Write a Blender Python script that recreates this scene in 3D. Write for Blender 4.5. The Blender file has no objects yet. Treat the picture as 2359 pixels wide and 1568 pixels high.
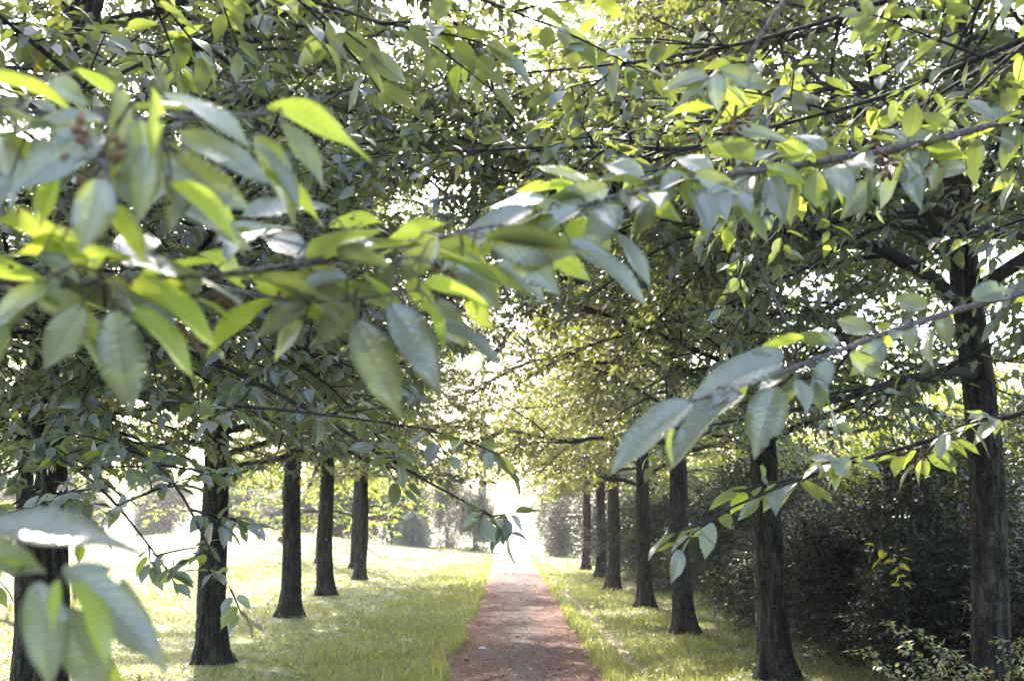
import bpy, math, random
import numpy as np
from mathutils import Vector, Matrix

# ------------------------------------------------------------------ camera, sky, sun, exposure
sc = bpy.context.scene
COL = sc.collection
R = math.radians
CAM = np.array([0.0, 0.0, 1.6])
PITCH, YAW = math.atan(406 / 2621.0), math.atan(12.5 / 2621.0)
cam_d = bpy.data.cameras.new('camera')
cam = bpy.data.objects.new('camera', cam_d)
COL.objects.link(cam)
cam.location = CAM
cam.rotation_euler = (math.pi / 2 + PITCH, 0, -YAW)
cam_d.sensor_width = 36
cam_d.lens = 40
cam_d.clip_start = 0.05
cam_d.clip_end = 2000
cam_d.dof.use_dof = True
cam_d.dof.focus_distance = 4.6
cam_d.dof.aperture_fstop = 5.6
cam_d.dof.aperture_blades = 7
sc.camera = cam

SUN_EL, SUN_AZ = R(41), R(-15)          # azimuth measured from +Y towards +X
world = bpy.data.worlds.new('World')
sc.world = world
world.use_nodes = True
wn = world.node_tree
sky = wn.nodes.new('ShaderNodeTexSky')
sky.sky_type = 'NISHITA'
sky.sun_disc = False
sky.sun_elevation = SUN_EL
sky.sun_rotation = SUN_AZ
sky.air_density = 1.0
sky.dust_density = 3.0
sky.ozone_density = 1.0
wn.nodes['Background'].inputs['Strength'].default_value = 0.15
wn.links.new(sky.outputs[0], wn.nodes['Background'].inputs['Color'])
sun_d = bpy.data.lights.new('sun', 'SUN')
sun_d.energy = 3.4
sun_d.angle = R(0.5)
sun_d.color = (1.0, 0.93, 0.80)
sun = bpy.data.objects.new('sun', sun_d)
COL.objects.link(sun)
sdir = Vector((math.sin(SUN_AZ) * math.cos(SUN_EL), math.cos(SUN_AZ) * math.cos(SUN_EL), math.sin(SUN_EL)))
sun.rotation_euler = sdir.to_track_quat('Z', 'Y').to_euler()
sun.location = (20, 40, 60)
sc.view_settings.view_transform = 'Standard'
sc.view_settings.look = 'None'
sc.view_settings.exposure = 3.05
sc.view_settings.gamma = 1.0
cy = sc.cycles
cy.max_bounces = 8
cy.diffuse_bounces = 4
cy.glossy_bounces = 2
cy.transmission_bounces = 5
cy.volume_bounces = 0
cy.sample_clamp_indirect = 6.0
cy.caustics_reflective = False
cy.caustics_refractive = False

# ------------------------------------------------------------------ pixel -> world helpers (2359 px wide picture)
FPX, CX, CY_ = 2621.0, 1179.5, 784.0
_rm = np.array(cam.rotation_euler.to_matrix())


def ray(px, py):
    d = _rm @ np.array([(px - CX) / FPX, (CY_ - py) / FPX, -1.0])
    return d


def at(px, py, dep):
    d = ray(px, py)
    return CAM + d * (dep / d[1])


def ground(px, py):
    d = ray(px, py)
    return CAM + d * (-CAM[2] / d[2])


# ------------------------------------------------------------------ mesh builder
def nrm(a):
    return a / (np.linalg.norm(a, axis=-1, keepdims=True) + 1e-12)


class MB:
    def __init__(s):
        s.v, s.t, s.q, s.a, s.n = [], [], [], [], 0

    def add(s, v, tris=None, quads=None, attr=None):
        v = np.asarray(v, float).reshape(-1, 3)
        if tris is not None and len(tris):
            s.t.append(np.asarray(tris).reshape(-1, 3) + s.n)
        if quads is not None and len(quads):
            s.q.append(np.asarray(quads).reshape(-1, 4) + s.n)
        s.a.append(np.zeros((len(v), 3)) if attr is None else np.asarray(attr, float).reshape(-1, 3))
        s.v.append(v)
        s.n += len(v)

    def tubes(s, P, Rr, sides=5, seed=0.0):
        """P (M,n,3) polylines, Rr (M,n) radii."""
        P = np.asarray(P, float)
        Rr = np.asarray(Rr, float)
        if P.ndim == 2:
            P, Rr = P[None], Rr[None]
        M, n, _ = P.shape
        if M == 0:
            return
        T = np.empty_like(P)
        T[:, 1:-1] = P[:, 2:] - P[:, :-2]
        T[:, 0] = P[:, 1] - P[:, 0]
        T[:, -1] = P[:, -1] - P[:, -2]
        T = nrm(T)
        mean = nrm(P[:, -1] - P[:, 0])
        ref = np.where(np.abs(mean[:, 2:3]) < 0.8, np.array([[0, 0, 1.0]]), np.array([[1.0, 0, 0]]))
        A = nrm(np.cross(T, ref[:, None, :]))
        B = np.cross(T, A)
        th = np.arange(sides) * 2 * np.pi / sides
        c, sn = np.cos(th), np.sin(th)
        V = P[:, :, None, :] + Rr[:, :, None, None] * (A[:, :, None, :] * c[None, None, :, None] + B[:, :, None, :] * sn[None, None, :, None])
        i = np.arange(n - 1)[:, None] * sides
        j = np.arange(sides)[None, :]
        j2 = (j + 1) % sides
        q = np.stack([i + j, i + j2, i + sides + j2, i + sides + j], -1).reshape(-1, 4)
        Q = (q[None] + (np.arange(M) * n * sides)[:, None, None]).reshape(-1, 4)
        at_ = np.zeros((M, n, sides, 3))
        at_[..., 2] = np.random.RandomState(int(seed)).rand(M)[:, None, None]
        s.add(V.reshape(-1, 3), quads=Q, attr=at_)

    def mesh(s, name, smooth=False):
        me = bpy.data.meshes.new(name)
        V = np.concatenate(s.v).astype(np.float32)
        t = np.concatenate(s.t) if s.t else np.zeros((0, 3), int)
        q = np.concatenate(s.q) if s.q else np.zeros((0, 4), int)
        me.vertices.add(len(V))
        me.vertices.foreach_set('co', V.ravel())
        loops = np.concatenate([t.ravel(), q.ravel()]).astype(np.int32)
        me.loops.add(len(loops))
        me.loops.foreach_set('vertex_index', loops)
        nf = len(t) + len(q)
        me.polygons.add(nf)
        st = np.concatenate([np.arange(len(t)) * 3, len(t) * 3 + np.arange(len(q)) * 4]).astype(np.int32)
        me.polygons.foreach_set('loop_start', st)
        if smooth:
            me.polygons.foreach_set('use_smooth', np.ones(nf, bool))
        at_ = me.attributes.new('leaf', 'FLOAT_VECTOR', 'POINT')
        at_.data.foreach_set('vector', np.concatenate(s.a).astype(np.float32).ravel())
        me.update(calc_edges=True)
        return me

    def build(s, name, mat, parent=None, smooth=False):
        me = s.mesh(name, smooth)
        me.materials.append(mat)
        o = bpy.data.objects.new(name, me)
        COL.objects.link(o)
        if parent is not None:
            o.parent = parent
        return o


def tag(o, label=None, cat=None, group=None, kind=None):
    if label:
        o['label'] = label
    if cat:
        o['category'] = cat
    if group:
        o['group'] = group
    if kind:
        o['kind'] = kind
    return o


def empty(name, loc, label, cat, group=None):
    o = bpy.data.objects.new(name, None)
    COL.objects.link(o)
    o.location = loc
    o.empty_display_size = 0.3
    return tag(o, label, cat, group)


def copy_tree(o, parent=None):
    c = o.copy()
    COL.objects.link(c)
    if parent is not None:
        c.parent = parent
    for ch in list(o.children):
        copy_tree(ch, c)
    return c


# ------------------------------------------------------------------ leaf templates (t along, s across, h up)
def prof(t):
    return 1.62 * np.power(np.clip(t, 0, 1), .62) * np.power(np.clip(1 - t, 0, 1), .92) * (1 - .42 * np.clip((t - .66) / .28, 0, 1))


LOW_V = np.array([[0, 0], [.36, 0], [.70, 0], [1, 0], [.28, 1], [.68, .70], [.28, -1], [.68, -.70]], float)
LOW_T = np.array([[0, 4, 1], [2, 5, 3], [0, 1, 6], [2, 3, 7]])
LOW_Q = np.array([[1, 4, 5, 2], [1, 2, 7, 6]])


def leaves_low(mb, B, D, N, L, rng, ratio=.46, fold=.16, droop=.18):
    B = np.asarray(B)
    n = len(B)
    if n == 0:
        return
    D = nrm(D)
    S = nrm(np.cross(D, N))
    N = np.cross(S, D)
    t, s = LOW_V[:, 0], LOW_V[:, 1]
    hw = (L * ratio * .5)[:, None] * (1 + .15 * rng.randn(n, 1))
    dr = (droop * (1 + .7 * rng.randn(n)))[:, None]
    fo = (fold * (1 + .6 * rng.randn(n)))[:, None]
    V = (B[:, None, :] + D[:, None, :] * (L[:, None] * t[None])[..., None] + S[:, None, :] * (hw * s[None])[..., None]
         + N[:, None, :] * (fo * np.abs(s)[None] * L[:, None] * .5 - dr * (t ** 2)[None] * L[:, None])[..., None])
    off = (np.arange(n) * 8)[:, None, None]
    at_ = np.zeros((n, 8, 3))
    at_[..., 0] = t
    at_[..., 1] = s
    at_[..., 2] = rng.rand(n)[:, None]
    mb.add(V, (LOW_T[None] + off), (LOW_Q[None] + off), at_)


NS = 9
_s = np.linspace(-1, 1, NS)


def leaves_hi(mb, B, D, N, L, W, rng, droop=None, fold=None, NT=73, lime=None):
    """Finely divided cherry leaves with a toothed margin, a folded midrib and a quilted blade."""
    B = np.asarray(B, float)
    n = len(B)
    if n == 0:
        return
    _t = np.linspace(0, 1, NT)
    _w = prof(_t)
    _w = _w / _w.max()
    HI_Q = np.array([[i * NS + j, i * NS + j + 1, (i + 1) * NS + j + 1, (i + 1) * NS + j] for i in range(NT - 1) for j in range(NS - 1)])
    D = nrm(np.asarray(D, float))
    S = nrm(np.cross(D, N))
    N = np.cross(S, D)
    droop = .10 + .10 * rng.rand(n) if droop is None else droop
    fold = .05 + .13 * rng.rand(n) if fold is None else fold
    curl = .10 * rng.randn(n)
    T, SS = np.meshgrid(_t, _s, indexing='ij')
    edge = np.abs(SS) ** 6
    saw = np.where((np.arange(NT) % 2)[:, None] == 0, .045, -.03) * edge
    Wd = _w[:, None] * (1 + saw)
    vein = np.sin((T * 11 - np.abs(SS) * 2.6) * 2 * np.pi) * (.0038 if NT > 40 else 0) * (1 - edge) * (np.abs(SS) > .1)
    ph = rng.rand(n) * 6.28
    wav = .018 * np.sin(T[None] * 9 + ph[:, None, None] + SS[None] * 1.5) * np.abs(SS)[None]
    h = (fold[:, None, None] * np.abs(SS)[None] * Wd[None] * .5
         - droop[:, None, None] * (T[None] ** 2 - T[None] * .55) * 1.2 + vein[None] + wav)
    lat = Wd[None] * SS[None] * (W * .5)[:, None, None] + curl[:, None, None] * (T * (1 - T))[None] * L[:, None, None] * .5
    V = (B[:, None, None, :] + D[:, None, None, :] * ((T + (.012 if NT > 40 else .02) * edge * np.where((np.arange(NT) % 2)[:, None] == 0, 1, -1))[None] * L[:, None, None])[..., None]
         + S[:, None, None, :] * lat[..., None] + N[:, None, None, :] * (h * L[:, None, None])[..., None])
    at_ = np.zeros((n, NT, NS, 3))
    at_[..., 0] = T
    at_[..., 1] = SS
    backlit_look = rng.rand(n) < .13 if lime is None else np.full(n, lime)  # lime leaves carry a backlit glow painted into their colour
    at_[..., 2] = np.where(backlit_look, .95, .88 * rng.rand(n))[:, None, None]
    off = (np.arange(n) * NT * NS)[:, None, None]
    Q = HI_Q[None] + off
    # nibbled holes and torn margins on some leaves
    ti, si = HI_Q[:, 0] // NS / (NT - 1.), (HI_Q[:, 0] % NS + .5) / (NS - 1.) * 2 - 1
    keep = np.ones(Q.shape[:2], bool)
    for i in range(n):
        if rng.rand() < .22:
            for _ in range(rng.randint(1, 4)):
                tc_, sc_, rr_ = rng.uniform(.2, .9), rng.choice([-1., 1.]) * rng.uniform(.25, 1.05), rng.uniform(.02, .055)
                keep[i] &= ((ti - tc_) ** 2 + ((si - sc_) * .22) ** 2) > rr_ ** 2
    mb.add(V, None, Q[keep], at_)


# ------------------------------------------------------------------ materials
def mat_new(name):
    m = bpy.data.materials.new(name)
    m.use_nodes = True
    nt = m.node_tree
    for n in list(nt.nodes):
        nt.nodes.remove(n)
    out = nt.nodes.new('ShaderNodeOutputMaterial')
    return m, nt, out


def nd(nt, typ, **kw):
    n = nt.nodes.new(typ)
    for k, v in kw.items():
        setattr(n, k, v)
    return n


def mth(nt, op, a, b=None, clamp=False):
    n = nd(nt, 'ShaderNodeMath', operation=op)
    n.use_clamp = clamp
    for i, x in enumerate((a, b)):
        if x is None:
            continue
        if isinstance(x, (int, float)):
            n.inputs[i].default_value = x
        else:
            nt.links.new(x, n.inputs[i])
    return n.outputs[0]


def ramp(nt, fac, stops, interp='LINEAR'):
    n = nd(nt, 'ShaderNodeValToRGB')
    cr = n.color_ramp
    cr.interpolation = interp
    while len(cr.elements) < len(stops):
        cr.elements.new(.5)
    for e, (p, c) in zip(cr.elements, stops):
        e.position = p
        e.color = (*c, 1)
    nt.links.new(fac, n.inputs[0])
    return n.outputs[0]


def mixc(nt, fac, a, b, typ='MIX'):
    n = nd(nt, 'ShaderNodeMix', data_type='RGBA', blend_type=typ)
    for sock, x in ((n.inputs[0], fac), (n.inputs[6], a), (n.inputs[7], b)):
        if isinstance(x, (int, float)):
            sock.default_value = x
        elif isinstance(x, tuple):
            sock.default_value = (*x, 1)
        else:
            nt.links.new(x, sock)
    return n.outputs[2]


def noise(nt, scale, detail=4, rough=.55, vec=None):
    n = nd(nt, 'ShaderNodeTexNoise')
    n.inputs['Scale'].default_value = scale
    n.inputs['Detail'].default_value = detail
    n.inputs['Roughness'].default_value = rough
    if vec is not None:
        nt.links.new(vec, n.inputs['Vector'])
    return n.outputs[0]


def leaf_mat(name, top, under, trans, tfac, rough=.42, spec=.5, hero=False, yellow=.03, var=.35, ycol=(.26, .20, .03), ytr=(.70, .45, .04), yfac=0.0):
    m, nt, out = mat_new(name)
    a = nd(nt, 'ShaderNodeAttribute', attribute_name='leaf')
    sep = nd(nt, 'ShaderNodeSeparateXYZ')
    nt.links.new(a.outputs['Vector'], sep.inputs[0])
    t, s, r = sep.outputs
    geo = nd(nt, 'ShaderNodeNewGeometry')
    vtop = mixc(nt, r, tuple(c * (1 - var) for c in top), tuple(c * (1 + var) for c in top))
    col = mixc(nt, geo.outputs['Backfacing'], vtop, under)
    yel = mth(nt, 'GREATER_THAN', r, 1 - yellow)
    col = mixc(nt, yel, col, ycol)
    tcol = mixc(nt, r, tuple(c * .75 for c in trans), tuple(c * 1.2 for c in trans))
    tcol = mixc(nt, yel, tcol, ytr)
    bs = nd(nt, 'ShaderNodeBsdfPrincipled')
    bs.inputs['Roughness'].default_value = rough
    bs.inputs['Specular IOR Level'].default_value = spec
    tr = nd(nt, 'ShaderNodeBsdfTranslucent')
    if hero:
        bs.inputs['Coat Weight'].default_value = .3
        bs.inputs['Coat Roughness'].default_value = .3
        sa = mth(nt, 'ABSOLUTE', s)
        mid = mth(nt, 'SUBTRACT', 1, mth(nt, 'MULTIPLY', sa, 14), True)
        x = mth(nt, 'FRACT', mth(nt, 'SUBTRACT', mth(nt, 'MULTIPLY', t, 11), mth(nt, 'MULTIPLY', sa, 2.6)))
        d = mth(nt, 'ABSOLUTE', mth(nt, 'SUBTRACT', x, .5))
        side = mth(nt, 'SUBTRACT', 1, mth(nt, 'MULTIPLY', d, 7), True)
        v = mth(nt, 'MAXIMUM', mid, mth(nt, 'MULTIPLY', side, .55))
        col = mixc(nt, mth(nt, 'MULTIPLY', v, .75), col, (.045, .07, .03))
        tcol = mixc(nt, mth(nt, 'MULTIPLY', v, .5), tcol, tuple(c * .55 for c in trans))
        tc = nd(nt, 'ShaderNodeTexCoord')
        nz = noise(nt, 60, 3, .6, tc.outputs['Object'])
        col = mixc(nt, .35, col, mixc(nt, nz, (.35, .35, .35), (1.6, 1.6, 1.6)), 'MULTIPLY')
        spot = noise(nt, 190, 2, .5, tc.outputs['Object'])
        col = mixc(nt, ramp(nt, spot, [(.70, (0, 0, 0)), (.76, (.7, .7, .7))]), col, (.10, .06, .03))
        bp = nd(nt, 'ShaderNodeBump')
        bp.inputs['Strength'].default_value = .35
        bp.inputs['Distance'].default_value = .002
        nt.links.new(mth(nt, 'SUBTRACT', mth(nt, 'MULTIPLY', nz, .3), v), bp.inputs['Height'])
        nt.links.new(bp.outputs[0], bs.inputs['Normal'])
    nt.links.new(col, bs.inputs['Base Color'])
    nt.links.new(tcol, tr.inputs['Color'])
    mx = nd(nt, 'ShaderNodeMixShader')
    nt.links.new(mth(nt, 'ADD', mth(nt, 'MULTIPLY', yel, yfac), tfac), mx.inputs[0])
    nt.links.new(bs.outputs[0], mx.inputs[1])
    nt.links.new(tr.outputs[0], mx.inputs[2])
    nt.links.new(mx.outputs[0], out.inputs[0])
    return m


M = {}
M['leaf'] = leaf_mat('cherry_leaf', (.094, .099, .090), (.115, .122, .104), (.42, .49, .075), .20, .36, .9, yellow=.008)
M['leaf_sunlit'] = leaf_mat('cherry_leaf_sunlit', (.100, .106, .086), (.115, .122, .09), (.48, .52, .07), .30, .38, .8, yellow=.012)  # brighter, more translucent copy of the cherry leaf, paints sunlight into farther crowns
M['hero'] = leaf_mat('cherry_leaf_close', (.152, .151, .120), (.14, .16, .11), (.46, .56, .07), .20, .30, 1.0, hero=True, yellow=.09, ycol=(.16, .19, .05), ytr=(.62, .74, .08), yfac=.30)  # lime share: sun shining through the blade, painted as brighter leaf colour
M['bg_leaf'] = leaf_mat('bright_leaf', (.085, .12, .03), (.10, .14, .04), (.52, .62, .05), .48, .45, .4, yellow=.06)
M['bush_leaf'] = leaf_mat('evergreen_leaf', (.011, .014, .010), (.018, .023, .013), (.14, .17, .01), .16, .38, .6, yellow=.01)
M['yellow'] = leaf_mat('yellow_leaf', (.30, .27, .04), (.30, .27, .05), (.75, .65, .05), .5, .45, .5, yellow=.1)
M['pale_leaf'] = leaf_mat('pale_shrub_leaf', (.09, .115, .085), (.12, .14, .11), (.16, .2, .08), .25, .5, .4, yellow=0)
M['small_leaf'] = leaf_mat('cotoneaster_leaf', (.15, .16, .11), (.15, .16, .11), (.50, .48, .08), .34, .30, .9, yellow=.10)


def bark_mat(name, dark, light, scale=1.0, bump=1.0, lichen=0.25):
    m, nt, out = mat_new(name)
    tc = nd(nt, 'ShaderNodeTexCoord')
    mp = nd(nt, 'ShaderNodeMapping')
    mp.inputs['Scale'].default_value = (26 * scale, 26 * scale, (3.2 if scale == 1 else 20) * scale)
    nt.links.new(tc.outputs['Object'], mp.inputs[0])
    f = noise(nt, 1.0, 6, .62, mp.outputs[0])
    mp2 = nd(nt, 'ShaderNodeMapping')
    mp2.inputs['Scale'].default_value = (4, 4, 28) if scale == 1 else (14, 14, 14)
    nt.links.new(tc.outputs['Object'], mp2.inputs[0])
    g = noise(nt, 1.0, 3, .6, mp2.outputs[0])
    big = noise(nt, 3.2, 4, .6, tc.outputs['Object'])
    mp3 = nd(nt, 'ShaderNodeMapping')
    mp3.inputs['Scale'].default_value = (17, 17, 4.5) if scale == 1 else (60, 60, 60)
    wv = nd(nt, 'ShaderNodeVectorMath', operation='ADD')
    nz3 = nd(nt, 'ShaderNodeTexNoise')
    nz3.inputs['Scale'].default_value = 9
    nt.links.new(tc.outputs['Object'], nz3.inputs['Vector'])
    sc3 = nd(nt, 'ShaderNodeVectorMath', operation='SCALE')
    sc3.inputs['Scale'].default_value = .12
    nt.links.new(nz3.outputs['Color'], sc3.inputs[0])
    nt.links.new(tc.outputs['Object'], wv.inputs[0])
    nt.links.new(sc3.outputs[0], wv.inputs[1])
    nt.links.new(wv.outputs[0], mp3.inputs[0])
    vor = nd(nt, 'ShaderNodeTexVoronoi', feature='DISTANCE_TO_EDGE')
    vor.inputs['Scale'].default_value = 1
    nt.links.new(mp3.outputs[0], vor.inputs['Vector'])
    plate = ramp(nt, vor.outputs['Distance'], [(.02, (0, 0, 0)), (.16, (1, 1, 1))])
    col = ramp(nt, f, [(.30, tuple(c * .25 for c in dark)), (.46, dark), (.66, light)])
    lic = ramp(nt, big, [(.54, (0, 0, 0)), (.68, (lichen,) * 3)])
    col = mixc(nt, lic, col, (.15, .15, .12))
    col = mixc(nt, .38, col, plate, 'MULTIPLY')
    bs = nd(nt, 'ShaderNodeBsdfPrincipled')
    bs.inputs['Roughness'].default_value = .85
    bs.inputs['Specular IOR Level'].default_value = .25
    nt.links.new(col, bs.inputs['Base Color'])
    bp = nd(nt, 'ShaderNodeBump')
    bp.inputs['Strength'].default_value = .9 * bump
    bp.inputs['Distance'].default_value = .022
    nt.links.new(mth(nt, 'ADD', mth(nt, 'ADD', f, mth(nt, 'MULTIPLY', g, .35)), mth(nt, 'MULTIPLY', plate, .8)), bp.inputs['Height'])
    nt.links.new(bp.outputs[0], bs.inputs['Normal'])
    nt.links.new(bs.outputs[0], out.inputs[0])
    return m


M['bark'] = bark_mat('cherry_bark', (.013, .0095, .0065), (.082, .064, .046), lichen=.20)
M['twig'] = bark_mat('twig_bark', (.026, .021, .020), (.060, .050, .046), 3, .4, .15)
M['near_twig'] = bark_mat('near_twig_bark', (.10, .075, .07), (.19, .15, .14), 6, .35, .1)


def flat_mat(name, c, rough=.7, nscale=40, amt=.4):
    m, nt, out = mat_new(name)
    tc = nd(nt, 'ShaderNodeTexCoord')
    nz = noise(nt, nscale, 3, .6, tc.outputs['Object'])
    col = mixc(nt, nz, tuple(x * (1 - amt) for x in c), tuple(x * (1 + amt) for x in c))
    bs = nd(nt, 'ShaderNodeBsdfPrincipled')
    bs.inputs['Roughness'].default_value = rough
    nt.links.new(col, bs.inputs['Base Color'])
    nt.links.new(bs.outputs[0], out.inputs[0])
    return m


M['dry'] = flat_mat('dried_flower', (.16, .075, .04), .8, 200)


def lawn_material():
    m, nt, out = mat_new('lawn_soil_and_turf')
    tc = nd(nt, 'ShaderNodeTexCoord')
    P = tc.outputs['Object']
    n1 = noise(nt, .55, 5, .6, P)
    n2 = noise(nt, 6, 5, .65, P)
    n3 = noise(nt, 60, 3, .7, P)
    c = ramp(nt, n1, [(.35, (.095, .115, .040)), (.65, (.145, .155, .058))])
    c = mixc(nt, ramp(nt, n2, [(.50, (0, 0, 0)), (.66, (.75, .75, .75))]), c, (.085, .065, .035))
    c = mixc(nt, .6, c, mixc(nt, n3, (.4, .4, .4), (1.6, 1.6, 1.6)), 'MULTIPLY')
    bs = nd(nt, 'ShaderNodeBsdfPrincipled')
    bs.inputs['Roughness'].default_value = .75
    nt.links.new(c, bs.inputs['Base Color'])
    bp = nd(nt, 'ShaderNodeBump')
    bp.inputs['Strength'].default_value = .8
    bp.inputs['Distance'].default_value = .05
    nt.links.new(mth(nt, 'ADD', n2, n3), bp.inputs['Height'])
    nt.links.new(bp.outputs[0], bs.inputs['Normal'])
    nt.links.new(bs.outputs[0], out.inputs[0])
    return m


def path_material():
    m, nt, out = mat_new('path_mulch_and_grit')
    tc = nd(nt, 'ShaderNodeTexCoord')
    P = tc.outputs['Object']
    a = nd(nt, 'ShaderNodeAttribute', attribute_name='leaf')
    sep = nd(nt, 'ShaderNodeSeparateXYZ')
    nt.links.new(a.outputs['Vector'], sep.inputs[0])
    s = mth(nt, 'ABSOLUTE', sep.outputs[1])
    n1 = noise(nt, 2.2, 5, .65, P)
    n2 = noise(nt, 26, 5, .7, P)
    vo = nd(nt, 'ShaderNodeTexVoronoi')
    vo.inputs['Scale'].default_value = 42
    nt.links.new(P, vo.inputs['Vector'])
    edge = mth(nt, 'ADD', mth(nt, 'MULTIPLY', s, .75), mth(nt, 'MULTIPLY', n1, .75))
    c = ramp(nt, edge, [(.38, (.070, .050, .054)), (.76, (.098, .046, .040)), (1.05, (.135, .058, .042))])
    sp = mixc(nt, n2, (.30, .27, .26), (1.75, 1.7, 1.7))
    c = mixc(nt, .8, c, sp, 'MULTIPLY')
    chip = nd(nt, 'ShaderNodeSeparateColor')
    nt.links.new(vo.outputs['Color'], chip.inputs[0])
    c = mixc(nt, mth(nt, 'MULTIPLY', mth(nt, 'GREATER_THAN', chip.outputs[0], .80), .55), c, (.24, .20, .19))
    bs = nd(nt, 'ShaderNodeBsdfPrincipled')
    bs.inputs['Roughness'].default_value = .8
    bs.inputs['Specular IOR Level'].default_value = .08
    nt.links.new(c, bs.inputs['Base Color'])
    bp = nd(nt, 'ShaderNodeBump')
    bp.inputs['Strength'].default_value = .8
    bp.inputs['Distance'].default_value = .03
    nt.links.new(mth(nt, 'ADD', n2, vo.outputs['Distance']), bp.inputs['Height'])
    nt.links.new(bp.outputs[0], bs.inputs['Normal'])
    nt.links.new(bs.outputs[0], out.inputs[0])
    return m


def grass_material():
    m, nt, out = mat_new('grass_blade')
    a = nd(nt, 'ShaderNodeAttribute', attribute_name='leaf')
    sep = nd(nt, 'ShaderNodeSeparateXYZ')
    nt.links.new(a.outputs['Vector'], sep.inputs[0])
    r = sep.outputs[2]
    c = ramp(nt, r, [(0, (.085, .105, .030)), (.55, (.140, .158, .042)), (.85, (.22, .21, .075)), (1, (.34, .29, .15))])
    bs = nd(nt, 'ShaderNodeBsdfPrincipled')
    bs.inputs['Roughness'].default_value = .38
    bs.inputs['Specular IOR Level'].default_value = .6
    nt.links.new(c, bs.inputs['Base Color'])
    tr = nd(nt, 'ShaderNodeBsdfTranslucent')
    nt.links.new(mixc(nt, r, (.30, .35, .075), (.50, .48, .11)), tr.inputs[0])
    mx = nd(nt, 'ShaderNodeMixShader')
    mx.inputs[0].default_value = .42
    nt.links.new(bs.outputs[0], mx.inputs[1])
    nt.links.new(tr.outputs[0], mx.inputs[2])
    nt.links.new(mx.outputs[0], out.inputs[0])
    return m


M['lawn'] = lawn_material()
M['path'] = path_material()
M['grass'] = grass_material()
M['grit'] = flat_mat('pale_grit', (.20, .175, .165), .95, 25, .25)
M['soil'] = flat_mat('bare_soil', (.12, .078, .055), .9, 30, .5)

# ------------------------------------------------------------------ ground, path, grass
def terrain(x, y):
    x = np.asarray(x, float)
    y = np.asarray(y, float)
    z = 1.05 * np.exp(-(((x + 11.5) / 6.5) ** 2 + ((y - 50) / 5.0) ** 2))
    z = z + .5 * np.exp(-(((x + 26) / 9) ** 2 + ((y - 56) / 8.0) ** 2))
    return z


def vnoise(x, seed, per=1.0):
    rs = np.random.RandomState(seed)
    tab = rs.rand(512) * 2 - 1
    x = np.asarray(x) / per
    i = np.floor(x).astype(int)
    f = x - i
    f = f * f * (3 - 2 * f)
    return tab[i % 512] * (1 - f) + tab[(i + 1) % 512] * f


def path_edges(y):
    y = np.asarray(y, float)
    l = -.55 - .02 * np.clip((16 - y) / 5, 0, 1.6) + .10 * vnoise(y, 3, 1.7) + .05 * vnoise(y, 4, .5) - .10 * np.clip((11.6 - y) / .6, 0, 1) - .18 * np.exp(-((y - 13.3) / .5) ** 2)
    r = 1.02 + .05 * vnoise(y, 5, 1.9) + .04 * vnoise(y, 6, .45)
    return l, r


xs = np.unique(np.concatenate([np.linspace(-170, -32, 12), np.linspace(-32, 14, 93), np.linspace(14, 170, 14)]))
ys = np.unique(np.concatenate([np.linspace(-40, 8, 8), np.linspace(8, 70, 125), np.linspace(70, 320, 18)]))
XX, YY = np.meshgrid(xs, ys, indexing='xy')
ZZ = terrain(XX, YY)
g = MB()
nx = len(xs)
q = np.array([[j * nx + i, j * nx + i + 1, (j + 1) * nx + i + 1, (j + 1) * nx + i] for j in range(len(ys) - 1) for i in range(nx - 1)])
g.add(np.stack([XX, YY, ZZ], -1), quads=q)
tag(g.build('lawn', M['lawn'], smooth=True), kind='structure')

g = MB()
py_ = np.arange(-10, 49.01, .12)
l, r = path_edges(py_)
ns = 13
sv = np.linspace(-1, 1, ns)
PX = l[:, None] + (r - l)[:, None] * (sv[None] + 1) / 2
PV = np.stack([PX, np.repeat(py_[:, None], ns, 1), .004 + .012 * (1 - sv[None] ** 2) + 0 * PX], -1)
pa = np.zeros((len(py_), ns, 3))
pa[..., 1] = sv
q = np.array([[j * ns + i, j * ns + i + 1, (j + 1) * ns + i + 1, (j + 1) * ns + i] for j in range(len(py_) - 1) for i in range(ns - 1)])
g.add(PV, quads=q, attr=pa)
tag(g.build('path', M['path'], smooth=True), kind='structure')

g = MB()
sy = np.arange(9.5, 30, .15)
sx = 1.42 + .10 * vnoise(sy, 8, 1.5) - .012 * (sy - 11)
sw = .07 + .05 * vnoise(sy, 9, .7)
g.add(np.stack([np.stack([sx - sw, sy, 0 * sy + .004], -1), np.stack([sx + sw, sy, 0 * sy + .004], -1)], 1),
      quads=np.array([[2 * i, 2 * i + 1, 2 * i + 3, 2 * i + 2] for i in range(len(sy) - 1)]))
tag(g.build('bare_ground', M['soil']), kind='structure')

g = MB()
g.add([[-40, 49.2, .008], [60, 49.2, .008], [60, 60, .008], [-40, 60, .008]], quads=[[0, 1, 2, 3]])
# pale gravel lane crossing where the path ends (kept clear of the mound)
g.v[-1] = np.array([[-.75, 49.0, .008], [1.3, 49.0, .008], [3.2, 78, .008], [-.6, 78, .008]])
tag(g.build('gravel_road', M['grit']), kind='structure')


FEET = [tuple(ground(px, py)[:2]) for px, py in ((488, 1525), (668, 1420), (750, 1370), (828, 1335), (1790, 1562), (1580, 1458), (1488, 1398), (1412, 1357), (1384, 1330), (1349, 1312))]


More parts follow.
